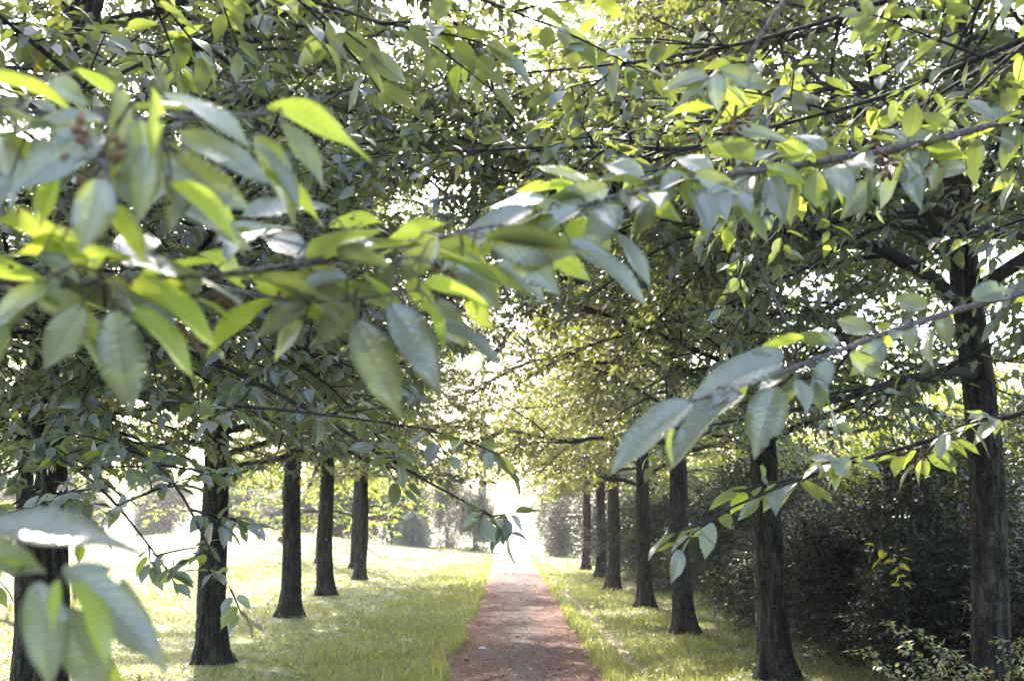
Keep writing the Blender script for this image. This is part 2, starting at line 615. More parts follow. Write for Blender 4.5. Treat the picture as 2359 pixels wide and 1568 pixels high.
def grass_blades(mb, n, xr, yr, h, w, seed, dens=None):
    rs = np.random.RandomState(seed)
    x = rs.uniform(xr[0], xr[1], n)
    y = 1 / rs.uniform(1 / yr[1], 1 / yr[0], n) if dens is None else rs.uniform(yr[0], yr[1], n)
    l, r = path_edges(y)
    sxp = 1.42 + .10 * vnoise(y, 8, 1.5) - .012 * (y - 11)
    spill = rs.rand(n) * .10
    keep = ((x < l + spill) | (x > r - spill)) & ~((np.abs(x - sxp) < .07) & (y < 30) & (rs.rand(n) < .8))
    # thin patches where soil shows
    patch = np.sin(x * 1.7 + 2.1 * np.sin(y * .9)) * np.sin(y * 1.3 + 1.7 * np.sin(x * 1.1)) + .45 * rs.randn(n)
    keep &= ~((patch > 1.02))
    keep &= ~((y > 49) & (x > -.9) & (x < 1.5))
    for bx, by in FEET:
        keep &= ~(((x - bx) ** 2 + ((y - by) * .8) ** 2 < (.26 + .22 * rs.rand(n)) ** 2))
    x, y = x[keep], y[keep]
    n = len(x)
    z = terrain(x, y)
    tuft = np.clip(vnoise(x * 3.1 + y * 1.7, 21) + vnoise(y * 2.3 - x * 1.9, 22), -1, 1.4)
    near_edge = np.exp(-np.minimum(np.abs(x - path_edges(y)[0]), np.abs(x - path_edges(y)[1])) / .16)
    hh = h * (0.55 + .8 * rs.rand(n)) * (1 + .35 * tuft) * (1 + 1.0 * near_edge)
    sc_ = np.clip(y / 13, 1, 3.2)
    az = rs.rand(n) * 6.283
    lean = np.abs(rs.randn(n)) * .45
    ax = np.stack([np.cos(az), np.sin(az), 0 * az], -1)
    sd = np.stack([-np.sin(az), np.cos(az), 0 * az], -1)
    B = np.stack([x, y, z - .005], -1)
    ww = (w * sc_ * (.6 + .8 * rs.rand(n)))[:, None]
    mid = B + ax * (hh * lean * .35)[:, None] + np.array([0, 0, 1.]) * (hh * .6)[:, None]
    tip = B + ax * (hh * lean * 1.2)[:, None] + np.array([0, 0, 1.]) * (hh * (1 - .15 * lean))[:, None]
    V = np.stack([B - sd * ww, B + sd * ww, mid + sd * ww * .75, mid - sd * ww * .75, tip], 1)
    off = (np.arange(n) * 5)[:, None, None]
    at_ = np.zeros((n, 5, 3))
    rr = np.clip(rs.rand(n) * .8 + .18 * vnoise(x * .7 + 9, 31) + .18 * vnoise(y * .6, 32), 0, 1)
    at_[..., 2] = np.where(rs.rand(n) < .05, .97, rr)[:, None]
    mb.add(V, np.array([[[3, 2, 4]]]) + off, np.array([[[0, 1, 2, 3]]]) + off, at_)


g = MB()
grass_blades(g, 200000, (-9, 5.0), (8.0, 62), .046, .0042, 11)
grass_blades(g, 50000, (-30, -6), (14, 62), .07, .006, 12)
grass_blades(g, 45000, (-2.2, 2.6), (8.0, 40), .07, .0042, 13)
tag(g.build('grass', M['grass']), 'mown green lawn grass growing beside the path and under the trees', 'grass', kind='stuff')

# broad-leaved weeds in the lawn
g = MB()
rs = np.random.RandomState(78)
n = 1500
yy = 1 / rs.uniform(1 / 40., 1 / 9., n)
xx = rs.uniform(-8, 5, n)
l, r = path_edges(yy)
k = (xx < l - .05) | (xx > r + .05)
xx, yy = xx[k], yy[k]
B = np.repeat(np.stack([xx, yy, terrain(xx, yy) + .015], -1), 6, 0)
az = rs.rand(len(B)) * 6.28
leaves_low(g, B, np.stack([np.cos(az), np.sin(az), .35 + .3 * rs.rand(len(B))], -1), np.repeat([[0, 0, 1.]], len(B), 0), .045 + .05 * rs.rand(len(B)), rs, ratio=.38)
M['weed'] = leaf_mat('weed_leaf', (.11, .15, .05), (.12, .15, .06), (.4, .5, .05), .3, .45, .5, yellow=.05)
tag(g.build('weeds', M['weed']), 'low broad-leaved weeds dotted through the lawn grass', 'weeds', kind='stuff')

# fallen leaves and grit on the path
g = MB()
rs = np.random.RandomState(77)
n = 900
yy = 1 / rs.uniform(1 / 46., 1 / 9., n)
l, r = path_edges(yy)
u = np.where(rs.rand(n) < .5, rs.beta(.6, .6, n), rs.rand(n))
xx = l + (r - l) * u
B = np.stack([xx, yy, .02 + .01 * rs.rand(n)], -1)
az = rs.rand(n) * 6.28
leaves_low(g, B, np.stack([np.cos(az), np.sin(az), .1 * rs.randn(n)], -1), np.stack([.3 * rs.randn(n), .3 * rs.randn(n), 1 + 0 * az], -1), .035 + .04 * rs.rand(n), rs)
M['litter'] = leaf_mat('fallen_leaf', (.20, .10, .055), (.22, .13, .08), (.2, .1, .03), .1, .7, .3, yellow=.25, var=.6)
tag(g.build('leaf_litter', M['litter']), 'small brown fallen leaves scattered on the reddish path', 'leaf litter', kind='stuff')

# ------------------------------------------------------------------ tree growing
def grow(p, d, L, n, g_, wig, rng):
    pts = [np.array(p, float)]
    d = np.array(d, float)
    st = L / n
    for i in range(n):
        d = d + np.array([0, 0, g_ * st]) + wig * rng.randn(3) * st
        d = d / np.linalg.norm(d)
        pts.append(pts[-1] + d * st)
    return np.array(pts)


def sample(pts, u):
    """points and tangents at fractions u (by index) of a polyline."""
    n = len(pts) - 1
    x = np.clip(np.asarray(u) * n, 0, n - 1e-6)
    i = x.astype(int)
    f = (x - i)[..., None]
    return pts[i] * (1 - f) + pts[i + 1] * f, nrm(pts[i + 1] - pts[i])


def twig_leaves(lv, base, dirs, lens, rng, lsize, nl, hi=False, clear=None, droopy=.45):
    """nl leaves along each of many straight-ish twigs (base, dirs, lens)."""
    m = len(base)
    if m == 0:
        return
    u = np.tile(np.linspace(.15, 1.0, nl), (m, 1)) + .06 * rng.randn(m, nl)
    side = np.where((np.arange(nl) % 2)[None, :] == 0, 1., -1.) * np.ones((m, 1))
    T = np.repeat(dirs[:, None, :], nl, 1)
    up = np.array([0, 0, 1.])
    S = nrm(np.cross(T, up))
    P = base[:, None, :] + T * (u * lens[:, None])[..., None]
    P[..., 2] -= .12 * (u ** 2) * lens[:, None]
    tipf = np.clip(u, 0, 1)[..., None] ** 2
    D = T * (.35 + .75 * tipf) + S * (side[..., None] * (1.0 - .55 * tipf)) + .42 * rng.randn(m, nl, 3)
    D = nrm(D)
    D[..., 2] -= droopy * (0.4 + rng.rand(m, nl))
    N = up + .45 * rng.randn(m, nl, 3)
    L = lsize * (.72 + .5 * rng.rand(m, nl))
    P, D, N, L = P.reshape(-1, 3), D.reshape(-1, 3), N.reshape(-1, 3), L.ravel()
    P = P + nrm(D) * .012
    if clear is not None:
        k = ~clear(P)
        P, D, N, L = P[k], D[k], N[k], L[k]
    if hi:
        leaves_hi(lv, P, D, N, L, L * .45, rng, NT=21)
    else:
        leaves_low(lv, P, D, N, L, rng)


def limb_build(wood, lv, path, r0, rng, nsub=12, sub_len=1.1, twig_gap=.15, twig_len=.3, nl=7, lsize=.1, hi=False,
               clear=None, start=.22, sides=7, r1=.006, droopy=.45, floor=-9.):
    n = len(path)
    u = np.linspace(0, 1, n)
    rad = r0 * (1 - u) ** .85 + r1
    wood.tubes(path, rad, sides, rng.randint(1e6))
    tb, td, tl = [], [], []
    subs = []
    us = np.clip(np.linspace(start, .99, nsub) + .02 * rng.randn(nsub), .02, .99)
    P, T = sample(path, np.clip(us, 0, .999))
    for k in range(nsub):
        t = T[k]
        s = nrm(np.cross(t, [0, 0, 1.]))
        sg = 1 if k % 2 else -1
        if k == nsub - 1:
            d = t + .1 * rng.randn(3)
        else:
            d = t * (.55 + .3 * rng.rand()) + s * sg * (.6 + .4 * rng.rand()) + np.array([0, 0, .35 * rng.randn() + .05])
        L = sub_len * (1.15 - .55 * us[k]) * (.7 + .6 * rng.rand())
        ns_ = 6
        sp = grow(P[k], nrm(d), L, ns_, -.22, .55, rng)
        if sp[:, 2].min() < floor or (clear is not None and clear(sp[2:]).any()):
            continue
        subs.append((sp, min(.5 * (r0 * (1 - us[k]) ** .85 + r1), .013) + .0030))
        m = max(3, int(L / twig_gap))
        uu = np.linspace(.12, 1, m) + .03 * rng.randn(m)
        p2, t2 = sample(sp, np.clip(uu, 0, .999))
        s2 = nrm(np.cross(t2, [0, 0, 1.]))
        sg2 = np.where(np.arange(m) % 2 == 0, 1., -1.)[:, None]
        d2 = nrm(t2 * (.5 + .4 * rng.rand(m, 1)) + s2 * sg2 * (.4 + .6 * rng.rand(m, 1)) + .35 * rng.randn(m, 3) + np.array([0, 0, .1]))
        d2[-1] = t2[-1]
        tb.append(p2)
        td.append(d2)
        tl.append(twig_len * (.45 + .9 * rng.rand(m)))
    if subs:
        wood.tubes(np.array([s_[0] for s_ in subs]), np.array([s_[1] * np.linspace(1, .35, 7) for s_ in subs]), 4, rng.randint(1e6))
        tb, td, tl = np.concatenate(tb), np.concatenate(td), np.concatenate(tl)
        v = np.linspace(0, 1, 4)
        TP = tb[:, None, :] + td[:, None, :] * (v[None] * tl[:, None])[..., None]
        TP[..., 2] -= .12 * (v ** 2)[None] * tl[:, None]
        wood.tubes(TP, np.repeat(np.linspace(.0042, .0020, 4)[None], len(tb), 0), 3, rng.randint(1e6))
        twig_leaves(lv, tb, td, tl, rng, lsize, nl, hi, clear, droopy)


def trunk_mesh(mb, H, r0, rng, lean=(0, 0), flare=.55):
    n, sides = 90, 44
    z = np.concatenate([np.linspace(-.12, 2.6, 62), np.linspace(2.7, H, n - 62)])
    px = lean[0] * z + .05 * vnoise(z + rng.rand() * 50, rng.randint(99), 1.6) * np.clip(z, 0, 1)
    py = lean[1] * z + .05 * vnoise(z + rng.rand() * 50, rng.randint(99), 1.6) * np.clip(z, 0, 1)
    zc = np.clip(z, 0, None)
    rad = r0 * (1 - .80 * (zc / H) ** 1.3) * (1 + flare * np.exp(-zc / .16) + .12 * np.exp(-zc / .7))
    th = np.arange(sides) * 2 * np.pi / sides
    ph = rng.rand(4) * 6.28
    sd = rng.randint(400)
    thw = th[None] + .10 * vnoise(z * 1.0 + sd, 51, .5)[:, None]
    ridge = np.zeros((n, sides))
    for q_, (kk, pp) in enumerate(((11, .35), (17, .22), (23, .15))):
        ridge += np.cos(kk * thw + 2.5 * vnoise(z + sd + 7 * q_, 52, pp)[:, None] + 3 * np.cos(thw + q_))
    ridge = np.clip(ridge, -1.6, .7)
    lob = 1 + (.16 * np.exp(-zc / .22))[:, None] * np.cos(5 * th[None] + ph[0]) + .035 * np.cos(3 * th[None] + ph[1] + zc[:, None] * .8) + .03 * np.cos(7 * th[None] + ph[2] - zc[:, None] * .5) + .05 * ridge + .012 * rng.randn(n, sides)
    Rr = rad[:, None] * lob
    V = np.stack([px[:, None] + Rr * np.cos(th), py[:, None] + Rr * np.sin(th), np.repeat(z[:, None], sides, 1)], -1)
    i = np.arange(n - 1)[:, None] * sides
    j = np.arange(sides)[None]
    j2 = (j + 1) % sides
    mb.add(V, quads=np.stack([i + j, i + j2, i + sides + j2, i + sides + j], -1).reshape(-1, 4))
    return lambda zz: np.array([np.interp(zz, z, px), np.interp(zz, z, py), zz])


def cherry_parts(root, seed, H=9.5, r0=.15, nlimb=36, limb_len=4.1, zlow=2.05, clear=None, lsize=.080, nl=11, nsub=23, lean=(0, 0), leafm='leaf', top=.52, gap=.10, floor=2.0):
    rng = np.random.RandomState(seed)
    tm = MB()
    ax = trunk_mesh(tm, H, r0, rng, lean)
    tm.build('trunk', M['bark'], root, smooth=True)
    lv = MB()
    a0 = rng.rand() * 6.28
    for i in range(nlimb):
        f = (i / (nlimb - 1)) ** 1.15
        z = zlow + (H * .93 - zlow) * f
        az = a0 + i * 2.39996 + .25 * rng.randn()
        el = R(14 + 48 * f + 8 * rng.randn())
        L = limb_len * (1 - top * f ** 1.3) * (.85 + .3 * rng.rand())
        d = np.array([math.cos(az) * math.cos(el), math.sin(az) * math.cos(el), math.sin(el)])
        p = grow(ax(z), d, L, 10, -.05 - .05 * (1 - f), .45, rng)
        low = np.nonzero(p[:, 2] < floor)[0]
        if len(low):
            if low[0] < 5:
                continue
            p = p[:low[0]]
        if clear is not None:
            bad = np.nonzero(clear(p))[0]
            if len(bad):
                if bad[0] < 5:
                    continue
                p = p[:bad[0]]
        w = MB()
        limb_build(w, lv, p, .036 * (1 - .5 * f) * (.8 + .4 * rng.rand()), rng, nsub=max(6, int(nsub * (1 - .35 * f))), sub_len=1.35, twig_gap=gap, nl=nl, lsize=lsize, clear=clear, start=.15, floor=floor)
        w.build('limb', M['twig'], root)
    lv.build('foliage', M[leafm], root)
    return root


GROUP = 'cherry trees lining the path'
LEFT = [  # base pixel, label
    (ground(488, 1525), 'cherry tree with a black sunlit-edged trunk, second in the lawn-side row'),
    (ground(668, 1420), 'cherry tree on the lawn, dark trunk with pale bands, third along its row'),
    (ground(750, 1370), 'cherry tree on the lawn, brown ridged trunk between two darker trunks'),
    (ground(828, 1335), 'cherry tree at the far end of the lawn-side row, slim black trunk'),
]
RIGHT = [
    (ground(1790, 1562), 'cherry tree with brown trunk flaring wide at the base before the dark bushes'),
    (ground(1580, 1458), 'cherry tree with grey-brown trunk, third in the hedge-side row'),
    (ground(1488, 1398), 'cherry tree with slim straight trunk, fourth in the hedge-side row'),
    (ground(1412, 1357), 'cherry tree with pale streaked trunk, fifth in the hedge-side row'),
    (ground(1384, 1330), 'cherry tree with thin greyish trunk, sixth in the hedge-side row'),
    (ground(1349, 1312), 'cherry tree with the farthest thin trunk of the hedge-side row'),
]
T0 = np.array([(122 - 1167) / FPX * 7.6, 7.6, 0])
R0 = np.array([(2254 - 1167) / FPX * 6.9, 6.9, 0])
protos = []
for k, (base, label, lean) in enumerate([(LEFT[0][0], LEFT[0][1], (-.012, 0)), (RIGHT[0][0], RIGHT[0][1], (-.030, 0)),
                                         (LEFT[1][0], LEFT[1][1], (0, .01)), (RIGHT[1][0], RIGHT[1][1], (-.025, 0))]):
    rt = empty('cherry_tree', base, label, 'tree', GROUP)
    cherry_parts(rt, 100 + k, r0=.15 if k != 3 else .135, lean=lean, zlow=(2.15, 2.35, 2.45, 2.5)[k], nl=(13, 12, 9, 8)[k], floor=(2.0, 2.3, 2.2, 2.2)[k], nlimb=(36, 36, 27, 27)[k], limb_len=(4.1, 4.0, 3.8, 3.7)[k], leafm=('leaf', 'leaf', 'leaf_sunlit', 'leaf_sunlit')[k])
    protos.append(rt)
rest = [(LEFT[2], 2, 1.05, 2.1), (LEFT[3], 3, 1.0, 4.0), (RIGHT[2], 2, .88, 1.0), (RIGHT[3], 3, 1.0, 2.7), (RIGHT[4], 2, .9, 5.0), (RIGHT[5], 3, .9, 3.6)]
copies = []
for (base, label), p, s_, rz in rest:
    c = copy_tree(protos[p])
    c.location = base
    c.rotation_euler = (0, 0, rz)
    c.scale = (s_, s_, s_)
    c['label'] = label
    copies.append(c)

# the two trees whose trunks stand in view closest to the camera
def clear_near(P):
    P = np.atleast_2d(P)
    return (np.abs(P[:, 0]) < 1.7) & (P[:, 1] > -2.5) & (P[:, 1] < 2.8)


t0 = empty('cherry_tree', T0, 'cherry tree with the thickest black trunk on the lawn, cut by the lower picture edge', 'tree', GROUP)
cherry_parts(t0, 207, r0=.165, limb_len=3.9, lean=(.0, .0), top=.38, nl=13)
r0_ = empty('cherry_tree', R0, 'cherry tree with tall bare trunk standing inside the dark bushes', 'tree', GROUP)
cherry_parts(r0_, 215, r0=.106, limb_len=3.7, zlow=2.85, nl=11, floor=2.4)
L1 = np.array([-3.0, 2.0, 0])
R1 = np.array([2.95, 2.2, 0])
tl_ = empty('cherry_tree', L1, 'cherry tree whose long leafy bough hangs blurred across the lawn side of the picture', 'tree', GROUP)
cherry_parts(tl_, 301, limb_len=3.4, zlow=2.7, nlimb=15, clear=lambda P: clear_near(P + L1))
tr_ = empty('cherry_tree', R1, 'cherry tree whose boughs hang in close over the hedge side of the picture', 'tree', GROUP)
cherry_parts(tr_, 302, limb_len=3.4, zlow=3.6, nlimb=15, clear=lambda P: clear_near(P + R1))

# ------------------------------------------------------------------ close boughs with single leaves
def smooth_path(pts, n):
    pts = np.asarray(pts, float)
    m = max(80, n * 3)

    def resample(p, k):
        c = np.concatenate([[0], np.cumsum(np.linalg.norm(np.diff(p, axis=0), axis=1))])
        u = np.linspace(0, c[-1], k)
        return np.stack([np.interp(u, c, p[:, i]) for i in range(3)], -1)
    P = resample(pts, m)
    k = max(3, m // 12)
    for _ in range(2):
        pad = np.concatenate([2 * P[0] - P[k:0:-1], P, 2 * P[-1] - P[-2:-k - 2:-1]])
        cs = np.cumsum(np.vstack([np.zeros(3), pad]), 0)
        P = (cs[2 * k + 1:] - cs[:-2 * k - 1]) / (2 * k + 1)
    return resample(P, n)


def hero_leaves(lv, wood, stems, rows, rng):
    """rows: base px, base py, tip px, tip py, apparent width px, depth, depth change, underside? -> single leaves with stalks."""
    allp = np.concatenate(stems)
    for (bx, by, tx, ty, w, dep, dd, und) in rows:
        B, T = at(bx, by, dep), at(tx, ty, dep + dd)
        ax = T - B
        L = np.linalg.norm(ax)
        ax = ax / L
        v = nrm(CAM - (B + T) / 2)
        v = nrm(v - ax * (v @ ax))
        u = np.cross(ax, v)
        if u[2] < 0:
            u = -u
        L *= 1.12
        w = w * .90
        W = L * .40
        wp = w / FPX * dep
        cr = np.clip(wp / W, .12, 1.0)
        if wp > W:
            W = min(wp, L * .50)
        th = math.acos(cr)
        N = math.cos(th) * v * (-1 if und else 1) + math.sin(th) * u
        leaves_hi(lv, B[None], ax[None], N[None], np.array([L]), np.array([W]), rng, lime=bool(und))  # leaves showing their underside take the painted backlit lime
        q_ = allp[np.argmin(((allp - B) ** 2).sum(1))]
        mid = (q_ + B) / 2 + np.array([0, 0, .012])
        wood.tubes(smooth_path([q_, mid, B + ax * .004], 7), np.linspace(.0014, .0011, 7), 6)


def bough(root, name, stem_px, r0, rows, seed, twigs=(), extra=None, origin=None, mat='near_twig', r1=.002):
    """One bough: stem given as (px, py, depth) or world points, with single leaves on it."""
    rng = np.random.RandomState(seed)
    loc = np.array(root.location)
    wood, lv = MB(), MB()
    stalk = wood
    pts = [at(*p) if p[0] is not None else p[1] for p in stem_px]
    main = smooth_path(pts, 14 * len(pts))
    u = np.linspace(0, 1, len(main))
    wood.tubes(main, (r0 * (1 - u) ** .8 + r1) * (1 + .12 * rng.randn(len(main))), 8)
    stems = [main]
    for tw in twigs:
        tp = smooth_path([at(*p) for p in tw], 10 * len(tw))
        wood.tubes(tp, np.linspace(.0024, .0014, len(tp)) * (1 + .1 * rng.randn(len(tp))), 6)
        stems.append(tp)
    hero_leaves(lv, stalk, stems, rows, rng)
    if extra:
        extra(lv, stalk, stems, rng)
    o = wood.build(name, M[mat], root, smooth=True)
    lv.build('foliage', M['hero'], o, smooth=True)
    # meshes are in world space: shift them under their tree
    for ob in [o] + list(o.children):
        ob.data.transform(Matrix.Translation(-Vector(loc)))
    return o


def dried_cluster(parent, root, p, size, seed):
    rng = np.random.RandomState(seed)
    m = MB()
    for k in range(16):
        d = nrm(rng.randn(3) + np.array([0, 0, -.5]))
        e = p + d * size * (.5 + .5 * rng.rand())
        m.tubes(np.array([p, (p + e) / 2 + .1 * size * rng.randn(3), e]), np.array([.0008, .0007, .0008]), 4)
        m.tubes(np.array([e, e + d * size * .12, e + d * size * .28, e + d * size * .34]), np.array([.0006, .0030, .0026, .0004]) * size / .025, 6)
    o = m.build('dried_flower_cluster', M['dry'], parent)
    o.data.transform(Matrix.Translation(-Vector(root.location)))


def along(n, ln, dep_scale=1, u0=.1, u1=1.0, spread=.55, droop=.5, which=0):
    """more leaves growing along a stem, for the fill between the single ones."""
    def f(lv, stalk, stems, rng):
        st = stems[which]
        u = np.sort(rng.uniform(u0, u1, n))
        P, T = sample(st, np.clip(u, 0, .999))
        S = nrm(np.cross(T, [0, 0, 1.]))
        sg = np.where(np.arange(n) % 2 == 0, 1., -1.)[:, None]
        D = nrm(T * .55 + S * sg * spread + .45 * rng.randn(n, 3) + np.array([0, 0, -droop]) * rng.rand(n, 1))
        B = P + D * (.02 + .02 * rng.rand(n, 1))
        N = np.array([0, 0, 1.]) + .35 * rng.randn(n, 3)
        L = ln * (.75 + .4 * rng.rand(n))
        leaves_hi(lv, B, D, N, L, L * .41, rng)
        for p, b in zip(P, B):
            stalk.tubes(np.array([p, (p + b) / 2 + np.array([0, 0, .004]), b]), np.array([.0012, .0011, .001]), 5)
    return f


W_ = lambda *p: (None, np.array(p, float))
# --- the long bough across the lawn side
rowsA = [
    (262, 716, 298, 935, 118, 1.05, .02, 0), (188, 705, 108, 838, 108, 1.06, .0, 0), (140, 655, -40, 748, 62, 1.02, .03, 0),
    (110, 650, -70, 618, 46, 1.0, .04, 1), (300, 718, 456, 857, 62, 1.03, -.02, 1), (300, 655, 512, 786, 70, 1.06, -.03, 1),
    (232, 640, 348, 712, 50, 1.06, .03, 0), (275, 600, 535, 664, 34, 1.05, .05, 0), (300, 600, 60, 566, 40, 1.0, .05, 1),
    (215, 640, 236, 588, 40, 1.1, .02, 1), (250, 690, 330, 740, 60, 1.09, .02, 0), (330, 640, 440, 700, 60, 1.12, .05, 1),
    (818, 738, 918, 940, 108, 1.22, .02, 0), (898, 700, 1008, 888, 98, 1.18, .01, 0), (822, 678, 733, 786, 82, 1.22, .03, 0),
    (716, 682, 596, 766, 62, 1.2, .0, 0), (702, 738, 634, 820, 46, 1.24, .03, 0), (642, 690, 480, 804, 48, 1.17, .02, 1),
    (976, 655, 1122, 692, 40, 1.18, -.03, 1), (974, 690, 1026, 802, 28, 1.16, .0, 1), (1008, 738, 1165, 832, 40, 1.2, .03, 0),
    (1002, 690, 1068, 790, 92, 1.3, .02, 0), (1060, 590, 1146, 704, 96, 1.3, .0, 0), (1188, 556, 1276, 664, 104, 1.32, -.02, 0),
    (1140, 604, 1262, 694, 44, 1.35, .02, 0), (1244, 570, 1352, 636, 58, 1.34, .0, 1), (1004, 542, 930, 642, 86, 1.22, .02, 0),
    (905, 600, 862, 690, 60, 1.28, .02, 0), (700, 600, 620, 545, 52, 1.3, .05, 0), (770, 590, 905, 560, 46, 1.25, .04, 0),
    (560, 655, 480, 585, 50, 1.24, .05, 1), (640, 640, 742, 700, 56, 1.22, -.02, 1), (820, 610, 760, 540, 44, 1.3, .06, 0),
    (870, 590, 1010, 512, 48, 1.33, .06, 1), (690, 590, 545, 520, 44, 1.28, .06, 0), (470, 640, 380, 700, 48, 1.15, .0, 0),
    (1075, 690, 1130, 752, 52, 1.36, .02, 1), (940, 640, 1000, 720, 56, 1.3, .02, 1), (800, 640, 690, 655, 38, 1.17, .0, 0),
    (560, 500, 740, 468, 48, 1.35, .05, 0), (760, 520, 870, 506, 40, 1.35, .05, 1), (500, 560, 660, 520, 50, 1.3, .05, 0),
]
bA = bough(tl_, 'bough', [W_(-2.95, 2.0, 2.55), W_(-2.0, 1.5, 2.45), W_(-1.1, 1.12, 1.98), (-60, 738, 1.1), (60, 722, 1.1), (240, 706, 1.11), (420, 686, 1.13), (560, 660, 1.16), (720, 628, 1.19), (860, 596, 1.22), (1000, 556, 1.27), (1130, 520, 1.3)],
           .0075, rowsA, 41, twigs=[[(420, 686, 1.13), (560, 668, 1.14), (690, 700, 1.18), (820, 690, 1.2), (960, 668, 1.19)], [(240, 706, 1.11), (240, 660, 1.07), (225, 625, 1.05)],
                                   [(620, 648, 1.17), (690, 600, 1.24), (740, 560, 1.3), (820, 520, 1.36)]], extra=along(115, .112, u0=.42, which=0))
dried_cluster(bA, tl_, at(425, 770, 1.1), .022, 5)
dried_cluster(bA, tl_, at(520, 690, 1.2), .018, 6)

# --- upper cluster, closer still
rowsB = [
    (276, 198, 268, 400, 66, .98, .0, 0), (318, 275, 332, 492, 88, .97, .01, 0), (350, 205, 352, 382, 38, .96, .0, 1),
    (236, 305, 52, 420, 112, .98, -.05, 0), (240, 285, -10, 306, 36, .98, .04, 0), (412, 310, 612, 402, 72, 1.0, .02, 0),
    (372, 222, 574, 322, 44, 1.0, .0, 0), (362, 372, 566, 470, 92, 1.02, .02, 0), (390, 428, 560, 560, 52, 1.0, -.02, 1),
    (618, 252, 842, 338, 66, 1.12, -.02, 1), (650, 280, 746, 414, 54, 1.1, .0, 0), (600, 398, 742, 502, 40, 1.1, .0, 1),
    (236, 412, 190, 566, 104, .86, .0, 0), (130, 405, 92, 515, 56, .95, .02, 1), (172, 160, 282, 222, 34, 1.2, .03, 1),
    (-20, 185, 162, 245, 40, 1.05, .0, 1), (112, 176, 192, 236, 60, 1.15, .0, 0), (580, 330, 690, 470, 36, 1.08, .0, 0),
    (400, 470, 570, 560, 56, 1.08, .02, 0), (250, 470, 330, 590, 60, 1.0, .03, 1), (30, 400, -60, 520, 60, 1.0, .0, 0), (470, 420, 530, 500, 60, 1.1, .03, 1),
    (60, 230, -40, 280, 50, 1.05, .0, 0), (210, 350, 130, 400, 60, .98, .05, 1), (420, 400, 330, 470, 60, 1.06, .05, 0), (150, 560, 20, 500, 54, 1.0, .04, 1), (90, 580, 180, 640, 44, 1.02, .0, 0),
]
bB = bough(tl_, 'bough', [W_(-2.95, 2.0, 2.9), W_(-1.9, 1.3, 2.75), (-120, 330, 1.0), (40, 372, .97), (150, 368, .97), (235, 345, .98), (330, 300, 1.0), (420, 292, 1.04), (520, 300, 1.08), (640, 262, 1.12)],
           .009, rowsB, 42, twigs=[[(235, 345, .98), (250, 440, .92), (235, 480, .9)], [(235, 345, .98), (300, 240, .97), (320, 205, .97)], [(330, 300, 1.0), (420, 360, 1.04), (520, 400, 1.08)]], extra=along(26, .10, u0=.66, which=0, droop=1.3))
dried_cluster(bB, tl_, at(215, 345, .97), .03, 7)

# --- low sprig, closest
rowsC = [
    (-50, 1222, 298, 1246, 84, .80, .03, 0), (-60, 1250, 92, 1312, 78, .84, .02, 0), (84, 1340, 112, 1566, 108, .84, .0, 0),
    (152, 1400, 238, 1610, 112, .86, .02, 0), (160, 1345, 262, 1532, 62, .83, -.02, 1), (142, 1308, 376, 1512, 108, .85, .04, 0),
    (232, 1420, 342, 1502, 60, .88, .03, 0), (142, 1338, 114, 1442, 32, .82, -.02, 1), (60, 1300, -60, 1330, 40, .84, .05, 1), (215, 1510, 265, 1610, 60, .95, .03, 1),
]
bC = bough(tl_, 'bough', [W_(-2.95, 2.0, 2.1), W_(-1.9, 1.3, 1.85), W_(-.85, .9, 1.55), (-40, 1262, .86), (60, 1290, .86), (140, 1325, .86), (200, 1420, .88), (250, 1500, .93)], .008, rowsC, 43, r1=.0018)

# --- bough reaching in from the hedge side at mid height
rowsD = [
    (1426, 470, 1328, 566, 112, 1.6, -.02, 0), (1502, 462, 1468, 536, 92, 1.65, .02, 0), (1420, 538, 1502, 656, 40, 1.55, .0, 0), (1310, 558, 1486, 684, 56, 1.5, .03, 0),
    (1334, 482, 1148, 584, 62, 1.5, -.02, 0), (1222, 480, 1030, 594, 62, 1.45, -.02, 0), (1402, 430, 1262, 484, 80, 1.58, .02, 0), (1342, 440, 1208, 430, 28, 1.6, .04, 1),
    (1742, 388, 1690, 430, 50, 1.85, .0, 0), (1545, 420, 1512, 488, 82, 1.7, .0, 0), (1572, 418, 1634, 484, 70, 1.7, .02, 1), (1828, 424, 1820, 512, 46, 1.95, .0, 0),
    (2006, 418, 1944, 498, 80, 2.05, .0, 0), (1952, 350, 1858, 376, 58, 2.0, .03, 0), (2232, 388, 2106, 402, 50, 2.2, .04, 0), (1640, 398, 1560, 360, 46, 1.75, .05, 0),
    (1480, 410, 1395, 375, 50, 1.68, .05, 0), (1700, 380, 1790, 345, 40, 1.85, .05, 0), (1880, 365, 1800, 330, 44, 1.9, .06, 1), (1600, 400, 1700, 440, 56, 1.72, -.02, 0),
    (1760, 385, 1850, 420, 50, 1.85, -.02, 1), (2060, 350, 2160, 300, 60, 2.1, .05, 0), (2100, 345, 2220, 360, 50, 2.15, .0, 1), (2150, 330, 2080, 400, 60, 2.2, -.02, 0),
    (1450, 440, 1560, 500, 60, 1.66, .0, 1), (1290, 470, 1210, 520, 50, 1.5, .05, 0), (1350, 500, 1290, 590, 50, 1.5, .03, 1), (1240, 520, 1170, 620, 60, 1.48, .04, 0),
    (1260, 470, 1120, 470, 36, 1.55, .08, 0), (1900, 380, 1960, 450, 50, 2.0, .0, 1), (2260, 300, 2340, 250, 50, 2.3, .05, 0),
]
